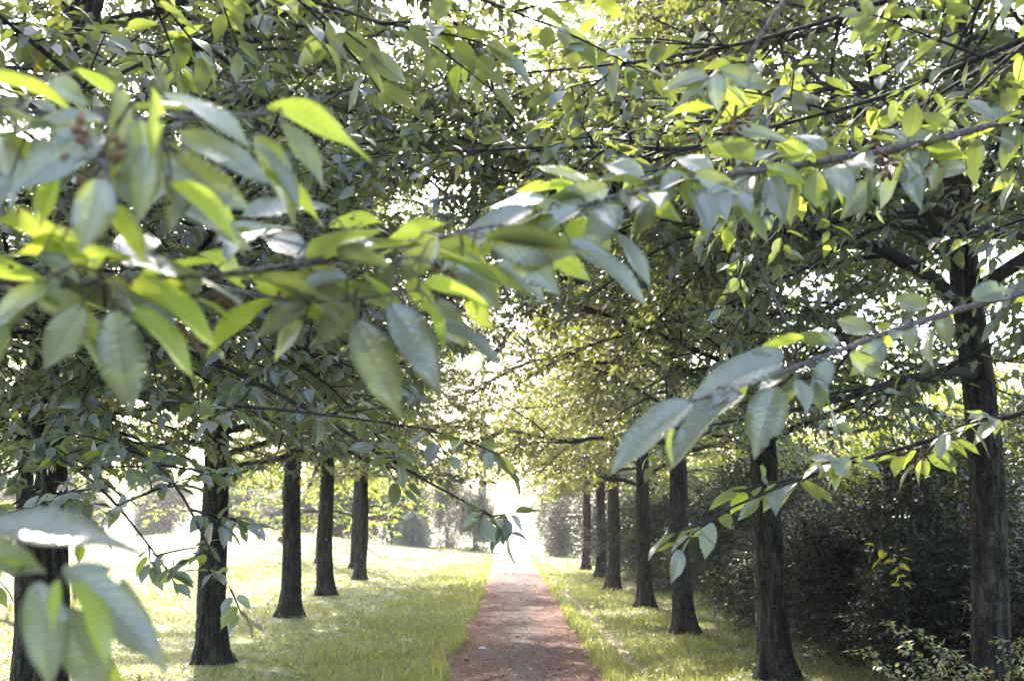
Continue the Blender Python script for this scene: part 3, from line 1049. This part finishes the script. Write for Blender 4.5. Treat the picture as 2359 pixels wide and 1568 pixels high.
bD = bough(tr_, 'bough', [W_(2.95, 2.2, 3.0), W_(2.2, 2.25, 2.85), (2470, 240, 2.35), (2340, 275, 2.3), (2200, 312, 2.2), (2060, 348, 2.08), (1920, 378, 1.98), (1800, 390, 1.9), (1680, 394, 1.8), (1540, 404, 1.7), (1430, 440, 1.62), (1330, 478, 1.55), (1240, 500, 1.5)],
           .013, rowsD, 44, extra=along(145, .10, u0=.17, which=0))
dried_cluster(bD, tr_, at(2035, 372, 2.05), .035, 8)
dried_cluster(bD, tr_, at(2130, 362, 2.12), .03, 9)

# --- lower bough from the hedge side
rowsE = [
    (1852, 778, 1736, 815, 30, 1.7, .02, 1), (1800, 832, 1600, 912, 84, 1.55, -.02, 0), (1805, 812, 1640, 880, 70, 1.6, .02, 0), (1592, 925, 1416, 1060, 80, 1.45, -.02, 0),
    (1712, 905, 1546, 1056, 60, 1.5, -.02, 0), (1788, 890, 1744, 1036, 108, 1.58, -.02, 0), (1556, 960, 1545, 1062, 20, 1.45, .0, 1), (1882, 868, 1892, 944, 70, 1.75, .0, 0),
    (1912, 828, 1880, 905, 70, 1.75, .0, 0), (2036, 788, 1968, 855, 66, 1.95, -.02, 0), (2092, 738, 2100, 806, 70, 2.05, .0, 0), (2168, 718, 2184, 792, 76, 2.15, .0, 0),
    (1960, 810, 2030, 870, 50, 1.9, .02, 0), (2010, 760, 1930, 740, 50, 2.0, .05, 0), (1720, 880, 1650, 940, 50, 1.6, .02, 1), (2240, 690, 2330, 660, 60, 2.2, .05, 0), (1930, 800, 1850, 760, 46, 1.85, .06, 0), (2140, 700, 2060, 690, 50, 2.15, .06, 0),
    (1680, 905, 1590, 960, 36, 1.5, .03, 0), (2060, 770, 2000, 800, 46, 2.0, .0, 1),
]
bE = bough(tr_, 'bough', [W_(2.95, 2.2, 2.6), (2460, 655, 2.4), (2340, 680, 2.3), (2180, 712, 2.15), (2060, 755, 2.03), (1960, 798, 1.92), (1870, 835, 1.8), (1760, 872, 1.65), (1660, 905, 1.55), (1590, 925, 1.47)],
           .011, rowsE, 45, extra=along(46, .09, u0=.2, u1=.9, which=0))

# --- hanging twig
rowsF = [(1640, 180, 1560, 240, 30, 1.9, .02, 0), (1650, 170, 1655, 250, 50, 1.88, .0, 0), (1660, 165, 1770, 200, 56, 1.92, .02, 0), (1630, 175, 1535, 200, 40, 1.9, .04, 0), (1662, 185, 1720, 240, 50, 1.9, .0, 1),
         (1650, 250, 1540, 260, 24, 1.9, .03, 1), (1655, 290, 1730, 230, 36, 1.95, .05, 1), (1690, 300, 1810, 320, 36, 1.98, .0, 0), (1630, 330, 1700, 360, 40, 1.95, .0, 1)]
bF = bough(tr_, 'bough', [W_(2.9, 2.2, 3.9), W_(1.9, 2.1, 3.4), W_(.75, 1.95, 2.75), (1650, 40, 1.95), (1648, 130, 1.92), (1646, 200, 1.92), (1632, 330, 1.94), (1626, 450, 1.96), (1640, 540, 1.98), (1680, 640, 2.0), (1740, 720, 2.0), (1830, 780, 2.02)], .007, rowsF, 46)
dried_cluster(bF, tr_, at(1690, 270, 1.95), .03, 10)

# ------------------------------------------------------------------ sprays a few metres out (fine leaves, still readable one by one)
def spray(root, pts, r0, seed, nsub=9, sub_len=.45, nl=6, lsize=.10, twig_len=.22, gap=.13, start=.25, hi=True, droopy=.55, mat='hero'):
    rng = np.random.RandomState(seed)
    w, lv = MB(), MB()
    p = smooth_path([at(*q_) if q_[0] is not None else q_[1] for q_ in pts], 9 * len(pts))
    limb_build(w, lv, p, r0, rng, nsub=nsub, sub_len=sub_len, twig_gap=gap, twig_len=twig_len, nl=nl, lsize=lsize, hi=hi, start=start, r1=.003, droopy=droopy)
    o = w.build('limb', M['twig'], root)
    f = lv.build('foliage', M[mat], o, smooth=hi)
    for ob in (o, f):
        ob.data.transform(root.matrix_basis.inverted())


# dangling bough over the path
spray(t0, [W_(-2.95, 7.5, 2.9), (420, 800, 5.6), (640, 905, 4.9), (800, 985, 4.6), (920, 1080, 4.4), (1010, 1145, 4.3), (1090, 1180, 4.2), (1140, 1190, 4.2)], .016, 60, nsub=11, sub_len=.14, start=.3, nl=5, gap=.14, twig_len=.13)
spray(t0, [W_(-3.0, 7.5, 2.7), (330, 930, 5.2), (520, 930, 4.5), (680, 945, 4.2), (860, 965, 4.1), (1000, 990, 4.1)], .016, 61, nsub=8, sub_len=.25, lsize=.09, start=.3)
spray(t0, [W_(-3.0, 7.5, 2.6), (260, 1000, 5.4), (380, 1080, 4.4), (440, 1150, 4.0), (468, 1220, 3.9), (488, 1275, 3.9)], .018, 62, nsub=12, sub_len=.30, lsize=.085, twig_len=.15, start=.3)
spray(t0, [W_(-3.0, 7.5, 2.7), (60, 1010, 5.4), (180, 1080, 4.6), (275, 1150, 4.2), (325, 1215, 4.1), (350, 1265, 4.1)], .018, 63, nsub=12, sub_len=.32, lsize=.085, twig_len=.15, start=.3)
spray(t0, [W_(-3.0, 7.5, 2.6), (100, 1100, 5.6), (100, 1150, 4.8), (60, 1180, 4.5), (20, 1250, 4.4)], .02, 64, nsub=9, sub_len=.35, start=.3)
spray(tr_, [W_(2.95, 2.2, 2.3), (2300, 960, 3.0), (2100, 1035, 3.1), (1900, 1075, 3.1), (1800, 1105, 3.0), (1720, 1150, 3.0), (1650, 1185, 3.0)], .010, 65, nsub=9, sub_len=.15, start=.3, nl=4, gap=.14, lsize=.09, twig_len=.09)
spray(r0_, [W_(2.85, 6.85, 2.45), (2200, 850, 6.6), (2100, 868, 6.3), (1990, 905, 6.0), (1880, 935, 5.8), (1750, 960, 5.6), (1600, 985, 5.4)], .030, 66, nsub=11, sub_len=.38, nl=3, lsize=.08, hi=False, start=.2)
# ascending boughs in the upper hedge side
spray(tr_, [W_(2.95, 2.2, 3.2), (2400, 60, 2.9), (2130, 200, 3.2), (1900, 270, 3.4), (1700, 300, 3.5), (1560, 360, 3.6)], .012, 67, nsub=11, sub_len=.42, lsize=.085, start=.15)
spray(tr_, [W_(2.95, 2.2, 3.6), (2350, 110, 3.2), (2200, 190, 3.5), (1990, 330, 3.8), (1880, 430, 4.0), (1800, 520, 4.1)], .011, 68, nsub=11, sub_len=.42, lsize=.085, start=.15)
spray(tr_, [W_(2.95, 2.2, 3.6), (2080, -10, 3.1), (1900, 60, 3.3), (1700, 110, 3.4), (1450, 150, 3.5), (1250, 165, 3.6)], .012, 69, nsub=11, sub_len=.42, lsize=.085, start=.15)
# upper lawn side
spray(tl_, [W_(-3.0, 2.0, 3.4), (-50, 300, 2.9), (150, 250, 3.1), (330, 140, 3.2), (480, 60, 3.3), (640, 10, 3.4)], .012, 72, nsub=11, sub_len=.42, lsize=.085, start=.15)
spray(tl_, [W_(-3.0, 2.0, 3.8), (300, -60, 2.6), (600, -40, 2.7), (760, -10, 2.7), (850, 20, 2.7), (890, 60, 2.7)], .016, 73, nsub=8, sub_len=.25, start=.5)
spray(tl_, [W_(-3.0, 2.0, 3.8), (700, -100, 2.7), (1000, -60, 2.8), (1130, -20, 2.8), (1190, 30, 2.8)], .016, 74, nsub=6, sub_len=.2, start=.55)

# long limbs of the second trees that close over the path
def over(root, pts, seed, mat='leaf'):
    spray(root, [W_(*p) for p in pts], .032, seed, nsub=15, sub_len=1.1, nl=8, lsize=.082, twig_len=.28, gap=.11, start=.12, hi=False, droopy=.45, mat=mat)


for k_, (rt_, sx_) in enumerate(((protos[0], -1), (protos[1], 1))):
    b_ = np.array(rt_.location)
    for i_, (z0, dy, reach, rise) in enumerate(((3.0, -1.2, 4.0, .9), (3.7, .6, 3.9, 1.2), (4.5, -.6, 4.2, 1.2), (5.2, 1.3, 3.6, 1.4))):
        x_ = b_[0]
        over(rt_, [(x_, b_[1], z0), (x_ - sx_ * reach * .35, b_[1] + dy * .3, z0 + rise * .6), (x_ - sx_ * reach * .7, b_[1] + dy * .7, z0 + rise), (x_ - sx_ * reach, b_[1] + dy, z0 + rise * .95)], 160 + 10 * k_ + i_)
for i_, (z0, dy, reach, rise) in enumerate(((3.6, 1.6, 3.6, 1.0), (4.6, 2.4, 3.2, 1.1))):
    over(t0, [(-3.0, 7.6, z0), (-3.0 + reach * .35, 7.6 + dy * .3, z0 + rise * .6), (-3.0 + reach * .7, 7.6 + dy * .7, z0 + rise), (-3.0 + reach, 7.6 + dy, z0 + rise)], 190 + i_)

for rt_, sx_, sets in ((copies[1], -1, ((2.6, 1.0, 4.3, .7), (3.3, -1.5, 4.6, .6), (3.9, 2.5, 4.4, .7), (4.8, .3, 4.4, .6), (5.6, 1.8, 4.2, .6))),
                       (copies[5], 1, ((2.9, -1.0, 2.6, .3), (3.8, 1.0, 3.0, .4), (4.9, -.4, 3.0, .5)))):
    b_ = np.array(rt_.location)
    for i_, (z0, dy, reach, rise) in enumerate(sets):
        over(rt_, [(b_[0], b_[1], z0), (b_[0] - sx_ * reach * .35, b_[1] + dy * .3, z0 + rise), (b_[0] - sx_ * reach * .7, b_[1] + dy * .7, z0 + rise), (b_[0] - sx_ * reach, b_[1] + dy, z0 + rise * .2)], 220 + i_ + (sx_ > 0) * 10, 'leaf_sunlit')

# ------------------------------------------------------------------ bushes
def bush_parts(root, seed, rx, ry, h, n, leaf, mat, stem=True):
    rng = np.random.RandomState(seed)
    lv, st = MB(), MB()
    # lumpy body: a few overlapping mounds, sprigs pointing out of them
    k = 9
    cen = np.stack([rng.uniform(-.6, .6, k) * rx, rng.uniform(-.6, .6, k) * ry, rng.uniform(.25, .72, k) * h], -1)
    rad = rng.uniform(.35, .55, k) * min(rx, ry, h)
    cen[0] = (0, 0, .45 * h)
    rad[0] = .55 * h
    wgt = rad ** 2 / (rad ** 2).sum()
    m = n // 7
    w = rng.choice(k, m, p=wgt)
    d = nrm(rng.randn(m, 3) + np.array([0, 0, .25]))
    rr = rad[w] * (.55 + .5 * rng.rand(m) ** .6 + .12 * np.abs(rng.randn(m)))
    B = cen[w] + d * rr[:, None] * np.array([rx / h * 1.0, ry / h * 1.0, 1])
    B[:, 2] = np.abs(B[:, 2]) + .02
    D = nrm(d + .55 * rng.randn(m, 3) + np.array([0, 0, .25]))
    ln = leaf * (2.2 + 2.2 * rng.rand(m))
    twig_leaves(lv, B, D, ln, rng, leaf, 7, droopy=.15)
    v = np.linspace(-1.2, 1, 4)
    st.tubes(B[:, None] + D[:, None] * (v[None] * ln[:, None])[..., None], np.repeat(np.linspace(.004, .0015, 4)[None], m, 0), 3)
    for i in range(14):
        a = rng.rand() * 6.28
        c = cen[rng.randint(k)]
        st.tubes(smooth_path([(.2 * math.cos(a), .2 * math.sin(a), -.05), c * np.array([.5, .5, .5]), c], 10), np.linspace(.022, .006, 10), 5)
    st.build('stem', M['twig'], root)
    lv.build('foliage', M[mat], root)


BG = 'dark bushes behind the hedge-side row'
bp = []
for k in range(3):
    o = empty('bush', (0, 0, 0), 'x', 'bush', BG)
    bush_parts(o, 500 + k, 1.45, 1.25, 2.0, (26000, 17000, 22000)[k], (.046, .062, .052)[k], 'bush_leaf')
    bp.append(o)
spots = [  # x, y, scale xyz, rot, label
    (3.95, 13.3, (1.0, 1.0, .85), .3, 'dark bush filling the gap just past the flared brown trunk'),
    (4.75, 12.4, (1.0, 1.1, 1.22), 1.4, 'tall dark bush between the flared brown trunk and the bare trunk'),
    (4.6, 8.9, (1.1, 1.1, .85), 2.2, 'dark bush wrapped round the foot of the bare trunk'),
    (6.0, 10.2, (1.2, 1.2, 1.12), 3.0, 'dark bush against the picture edge beyond the bare trunk'),
    (7.1, 15.0, (1.2, 1.4, 1.5), 4.4, 'tall dark bush with sparkling top behind the others'),
    (4.00, 17.6, (1.0, 1.1, 1.0), 5.0, 'dark bush behind the grey-brown third trunk of its row'),
    (4.15, 21.5, (1.0, 1.1, 1.0), .9, 'dark bush behind the slim straight fourth trunk'),
    (3.85, 25.8, (1.15, 1.5, 1.12), 1.9, 'bush behind the pale streaked fifth trunk'),
    (3.95, 30.5, (1.15, 1.5, 1.12), 3.9, 'bush behind the thin greyish sixth trunk'),
    (3.95, 35.5, (1.15, 1.5, 1.12), 2.5, 'bush beside the farthest thin trunk'),
    (3.7, 40.5, (1.1, 1.4, 1.2), 1.3, 'bush in the row between the farthest thin trunk and the path end'),
    (5.2, 19.5, (1.2, 1.3, 1.35), .2, 'taller bush in the second rank behind the third trunk'),
    (5.4, 27.5, (1.3, 1.3, 1.2), 4.9, 'taller bush in the second rank behind the fifth trunk'),
    (4.2, 11.2, (.8, .8, .62), 2.7, 'low dark bush at the foot of the taller ones past the flared trunk'),
    (4.3, 15.4, (1.1, 1.1, .78), 3.5, 'dark bush between the flared brown trunk and the third trunk'),
    (6.0, 12.9, (1.1, 1.0, .8), .6, 'low dark bush deep among the taller bushes by the bare trunk'),
    (2.3, 47.5, (.9, 1.0, 1.1), 5.5, 'round dark bush at the path end on the hedge side'),
    (4.6, 45.0, (1.3, 1.2, 1.4), 1.1, 'dark bush next to the round one at the path end'),
]
used = set()
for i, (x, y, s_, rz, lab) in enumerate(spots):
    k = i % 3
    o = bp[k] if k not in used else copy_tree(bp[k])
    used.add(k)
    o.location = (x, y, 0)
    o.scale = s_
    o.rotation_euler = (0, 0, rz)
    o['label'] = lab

# hazy bushes beyond the lawn
HZ = 'hazy bushes beyond the lawn'
for i, (x, y, s_, rz, lab) in enumerate([
    (-1.35, 52, (1.1, 1.2, 1.35), .4, 'hazy grey bush beside the bright gap where the path ends'),
    (-4.6, 56, (1.5, 1.2, 1.6), 2.0, 'hazy grey bush just behind the pale feathery shrub'),
    (-7.6, 57, (1.5, 1.3, 1.7), 3.1, 'hazy grey bush at the foot of the low mound'),
    (-10.8, 58, (1.6, 1.3, 1.5), 1.2, 'hazy grey bush rising straight behind the mound'),
    (-14.2, 59, (1.6, 1.3, 1.6), 4.2, 'hazy grey bush on the far side of the mound'),
    (-18, 60, (1.7, 1.3, 1.7), 2.8, 'hazy bush past the mound under the lawn trees'),
    (-22, 61, (1.7, 1.3, 1.6), 5.2, 'hazy bush far across the sunlit lawn'),
    (-26, 60, (1.7, 1.3, 1.7), .7, 'hazy bush at the far lawn edge close to the picture side'),
]):
    o = copy_tree(bp[i % 3])
    o.location = (x, y, 0)
    o.scale = s_
    o.rotation_euler = (0, 0, rz)
    o['label'] = lab
    o['group'] = HZ

for i, (x, y, s_, rz, lab) in enumerate([
    (-5.8, 63, (2.0, 1.3, 2.5), .9, 'tall hazy thicket bush above the feathery shrub'),
    (-10.2, 65, (2.0, 1.3, 2.7), 2.3, 'tall hazy thicket bush above the mound'),
    (-15.0, 66, (2.1, 1.3, 2.6), 4.0, 'tall hazy thicket bush standing past the mound'),
    (-20.5, 67, (2.2, 1.3, 2.7), 5.1, 'tall hazy thicket bush across the sunlit lawn'),
    (-26.0, 67, (2.2, 1.3, 2.6), 1.5, 'tall hazy thicket bush at the far lawn corner'),
    (-3.0, 60, (1.5, 1.2, 2.1), 4.6, 'tall hazy thicket bush edging the bright gap over the path'),
    (2.6, 54, (1.3, 1.2, 1.7), 1.1, 'hazy thicket bush edging the bright gap on the hedge side'),
    (4.6, 57, (1.7, 1.3, 2.3), 3.3, 'tall hazy thicket bush just past the path end'),
    (7.5, 54, (1.9, 1.3, 2.5), .3, 'tall hazy thicket bush deep behind the last row bushes'),
]):
    o = copy_tree(bp[(i + 1) % 3])
    o.location = (x, y, 0)
    o.scale = s_
    o.rotation_euler = (0, 0, rz)
    o['label'] = lab
    o['group'] = HZ

# tall bright shrubs rising behind the dark hedge bushes
br = []
for k in range(2):
    o = empty('shrub', (0, 0, 0), 'x', 'shrub', 'bright shrubs rising behind the dark bushes')
    bush_parts(o, 540 + k, 1.9, 1.6, 3.2, 8500, .10, 'bg_leaf')
    br.append(o)
used = set()
for i, (x, y, s_, rz, lab) in enumerate([
    (6.6, 18.5, (1.0, 1.0, 1.05), .4, 'bright yellow-green shrub behind the bushes, next to the bare trunk'),
    (8.9, 18.0, (1.1, 1.0, 1.15), 1.9, 'bright yellow-green shrub past the bare trunk at the picture edge'),
    (6.9, 23.5, (1.1, 1.1, 1.2), 3.0, 'bright yellow-green shrub behind the bushes past the flared trunk'),
    (10.5, 25.0, (1.2, 1.1, 1.4), 4.4, 'tall bright shrub farther back past the bare trunk'),
    (6.4, 30.0, (1.1, 1.1, 1.25), 5.3, 'bright yellow-green shrub behind the bushes past the third trunk'),
    (6.2, 38.0, (1.2, 1.1, 1.3), .9, 'bright yellow-green shrub behind the bushes near the last trunks'),
]):
    k = i % 2
    o = br[k] if k not in used else copy_tree(br[k])
    used.add(k)
    o.location = (x, y, 0)
    o.scale = s_
    o.rotation_euler = (0, 0, rz)
    o['label'] = lab

pb = empty('feathery_shrub', (-4.25, 52.2, 0), 'pale blue-green feathery shrub standing before the hazy bushes', 'shrub')
rng = np.random.RandomState(9)
lv, st = MB(), MB()
m = 1500
a = rng.rand(m) * 6.28
hh = rng.rand(m) ** .8
rr = .85 * (1 - hh) ** .7 * (.5 + .5 * rng.rand(m))
B = np.stack([np.cos(a) * rr, np.sin(a) * rr, .1 + hh * 1.75], -1)
D = nrm(np.stack([np.cos(a), np.sin(a), -.5 + .3 * rng.randn(m)], -1))
twig_leaves(lv, B, D, .2 + .15 * rng.rand(m), rng, .08, 6, droopy=.6)
st.tubes(np.array([[0, 0, -.05], [.02, 0, .9], [0, .02, 1.85]]), np.array([.05, .03, .008]), 6)
st.build('stem', M['twig'], pb)
lv.build('foliage', M['pale_leaf'], pb)

# low small-leaved shrub with arching stems, lower corner on the hedge side
def arching(root, stems, seed, leaf, gap, mat, side_len=.16):
    rng = np.random.RandomState(seed)
    w, lv = MB(), MB()
    for pts in stems:
        p = smooth_path([q_ if not isinstance(q_, tuple) else at(*q_) for q_ in pts], 26)
        w.tubes(p, np.linspace(.006, .0018, 26), 5)
        Ltot = np.linalg.norm(np.diff(p, axis=0), axis=1).sum()
        m = int(Ltot / gap)
        P, T = sample(p, np.linspace(.05, .995, m))
        S = nrm(np.cross(T, [0, 0, 1.]))
        sg = np.where(np.arange(m) % 2 == 0, 1., -1.)[:, None]
        d = nrm(T * .6 + S * sg * .7 + .4 * rng.randn(m, 3) + np.array([0, 0, .25]))
        ln = side_len * (.4 + rng.rand(m)) * np.linspace(1.1, .35, m)
        w.tubes(P[:, None] + d[:, None] * (np.linspace(0, 1, 3)[None] * ln[:, None])[..., None], np.repeat(np.array([[.002, .0016, .001]]), m, 0), 3)
        twig_leaves(lv, P, d, ln, rng, leaf, 8, droopy=.1)
    o1 = w.build('stem', M['twig'], root)
    o2 = lv.build('foliage', M[mat], root)
    for ob in (o1, o2):
        ob.data.transform(Matrix.Translation(-Vector(root.location)))


sb = empty('cotoneaster_shrub', (3.05, 6.2, 0), 'small-leaved shrub with arching sunlit stems below the bare trunk', 'shrub')
c0 = np.array([3.05, 6.2, 0])
arching(sb, [
    [c0, (2250, 1690, 6.0), (2200, 1600, 5.8), (2130, 1530, 5.7), (2045, 1440, 5.6)],
    [c0, (2180, 1680, 5.8), (2120, 1600, 5.7), (2050, 1545, 5.6), (1990, 1500, 5.5)],
    [c0, (2260, 1680, 6.0), (2240, 1590, 5.9), (2200, 1540, 5.8), (2110, 1455, 5.7)],
    [c0, (2200, 1700, 5.7), (2150, 1640, 5.6), (2100, 1600, 5.5), (2040, 1575, 5.5)],
    [c0, (2300, 1680, 6.0), (2290, 1600, 5.9), (2270, 1560, 5.8), (2180, 1490, 5.7)],
    [c0, (2330, 1680, 6.0), (2340, 1580, 5.8), (2330, 1530, 5.8), (2320, 1470, 5.7)],
    [c0, (2350, 1690, 6.0), (2380, 1600, 5.8), (2370, 1540, 5.8), (2350, 1490, 5.7)],
    [c0, (2100, 1720, 5.6), (2060, 1660, 5.5), (2010, 1630, 5.4), (1960, 1610, 5.3)],
    [c0, (2400, 1690, 6.2), (2300, 1620, 6.3), (2200, 1570, 6.4), (2100, 1540, 6.5)],
], 81, .032, .035, 'small_leaf')

p = at(2070, 1278, 7.7)
sp_ = empty('sapling', (p[0], p[1], 0), 'thin sapling with a few glowing yellow leaves before the dark bushes', 'sapling')
rng = np.random.RandomState(19)
w, lv = MB(), MB()
stem = smooth_path([(p[0] + .1, p[1] + .1, -.05), (p[0] + .08, p[1] + .05, .6), (p[0], p[1], p[2]), (p[0] - .12, p[1] - .05, p[2] + .05)], 20)
w.tubes(stem, np.linspace(.008, .002, 20), 5)
P, T = sample(stem, np.linspace(.78, .99, 14))
twig_leaves(lv, P, nrm(T + .8 * rng.randn(14, 3)), .05 + .04 * rng.rand(14), rng, .07, 2, droopy=.5)
for ob in (w.build('stem', M['twig'], sp_), lv.build('foliage', M['yellow'], sp_)):
    ob.data.transform(Matrix.Translation(-Vector(sp_.location)))

# ------------------------------------------------------------------ trees beyond
def broad_parts(root, seed, H, r0, crown_r, zlow, mat, lsize=.17, nlimb=16):
    cherry_parts(root, seed, H=H, r0=r0, nlimb=nlimb, limb_len=crown_r, zlow=zlow, lsize=lsize, nl=6, nsub=11, leafm=mat, gap=.18, floor=1.1)


bt = []
for k in range(2):
    o = empty('broadleaf_tree', (0, 0, 0), 'x', 'tree', 'bright trees beyond the avenue')
    broad_parts(o, 700 + k, 10.5, .2, 4.6, 1.45, 'bg_leaf', .14, 16)
    bt.append(o)
far = [  # beyond the hedge, then across the lawn, then behind the path end
    (8.6, 20.5, .9, .2, 'bright backlit tree behind the bushes, seen past the bare trunk'),
    (12.5, 26, 1.1, 1.1, 'bright backlit tree at the picture edge beyond the bushes'),
    (9.5, 31, 1.0, 3.0, 'bright backlit tree behind the bushes beyond the fifth trunk'),
    (8.5, 41, 1.2, 4.1, 'bright backlit tree behind the bushes near the path end'),
    (-16.1, 62, 1.25, 1.6, 'bright yellow-green tree standing by the low mound'),
    (-11.45, 44, 1.05, 5.1, 'yellow-green tree on the lawn showing past the second trunk of its row'),
    (-9.0, 47, .95, .9, 'yellow-green tree on the lawn showing past the trunk with pale bands'),
    (-19.9, 50, 1.15, 3.9, 'yellow-green tree on the lawn with branches hanging down to the bright grass'),
    (-4.66, 36, .85, 4.4, 'yellow-green tree hidden behind the last slim trunk, its crown reaching over the path'),
    (-6.36, 40, .95, 2.6, 'bright yellow-green tree beyond the last trunk on the lawn'),
    (-26.3, 66, 1.3, 3.3, 'yellow-green tree far out across the sunlit lawn'),
    (-8.6, 58, 1.25, 4.7, 'tall hazy tree behind the mound'),
    (-4.9, 57, 1.15, 5.6, 'tall hazy tree behind the feathery shrub'),
    (3.9, 53, 1.05, .5, 'tall hazy tree just past the path end'),
    (12, 58, 1.5, 1.9, 'tall hazy tree behind the last dark bushes'),
    (-26, 66, 1.6, 2.9, 'tall hazy tree at the far edge of the lawn'),
    (-1.6, 76, 1.5, 3.7, 'faint tall tree closing the view over the path'),
]
used = set()
for i, (x, y, s_, rz, lab) in enumerate(far):
    k = i % 2
    o = bt[k] if k not in used else copy_tree(bt[k])
    used.add(k)
    o.location = (x, y, float(terrain(x, y)))
    o.scale = (s_,) * 3
    o.rotation_euler = (0, 0, rz)
    o['label'] = lab

# pale scrap lying on the path
p = ground(1112, 1497)
sm = MB()
rng = np.random.RandomState(5)
leaves_hi(sm, np.array([[-.05, 0, .022]]), np.array([[1, .25, .08]]), np.array([[.1, -.3, 1.]]), np.array([.11]), np.array([.06]), rng)
M['pale'] = flat_mat('pale_dry_leaf', (.55, .50, .46), .7, 90, .2)
o = sm.build('fallen_leaf', M['pale'], smooth=True)
o.location = p
tag(o, 'single pale curled leaf lying on the reddish path', 'leaf')

# ------------------------------------------------------------------ haze
HAZE = 0.0010
if HAZE > 0:
    hb = MB()
    x0, x1, y0, y1, z0, z1 = -175, 175, -45, 325, -1.2, 22
    hb.add([[x0, y0, z0], [x1, y0, z0], [x1, y1, z0], [x0, y1, z0], [x0, y0, z1], [x1, y0, z1], [x1, y1, z1], [x0, y1, z1]],
           quads=[[0, 3, 2, 1], [4, 5, 6, 7], [0, 1, 5, 4], [1, 2, 6, 5], [2, 3, 7, 6], [3, 0, 4, 7]])
    m, nt, out = mat_new('morning_haze')
    pv = nd(nt, 'ShaderNodeVolumePrincipled')
    pv.inputs['Color'].default_value = (.95, .96, 1, 1)
    pv.inputs['Density'].default_value = HAZE
    pv.inputs['Anisotropy'].default_value = .45
    nt.links.new(pv.outputs[0], out.inputs['Volume'])
    tag(hb.build('haze', m), 'pale morning haze over the lawn and the path', 'haze', kind='stuff')
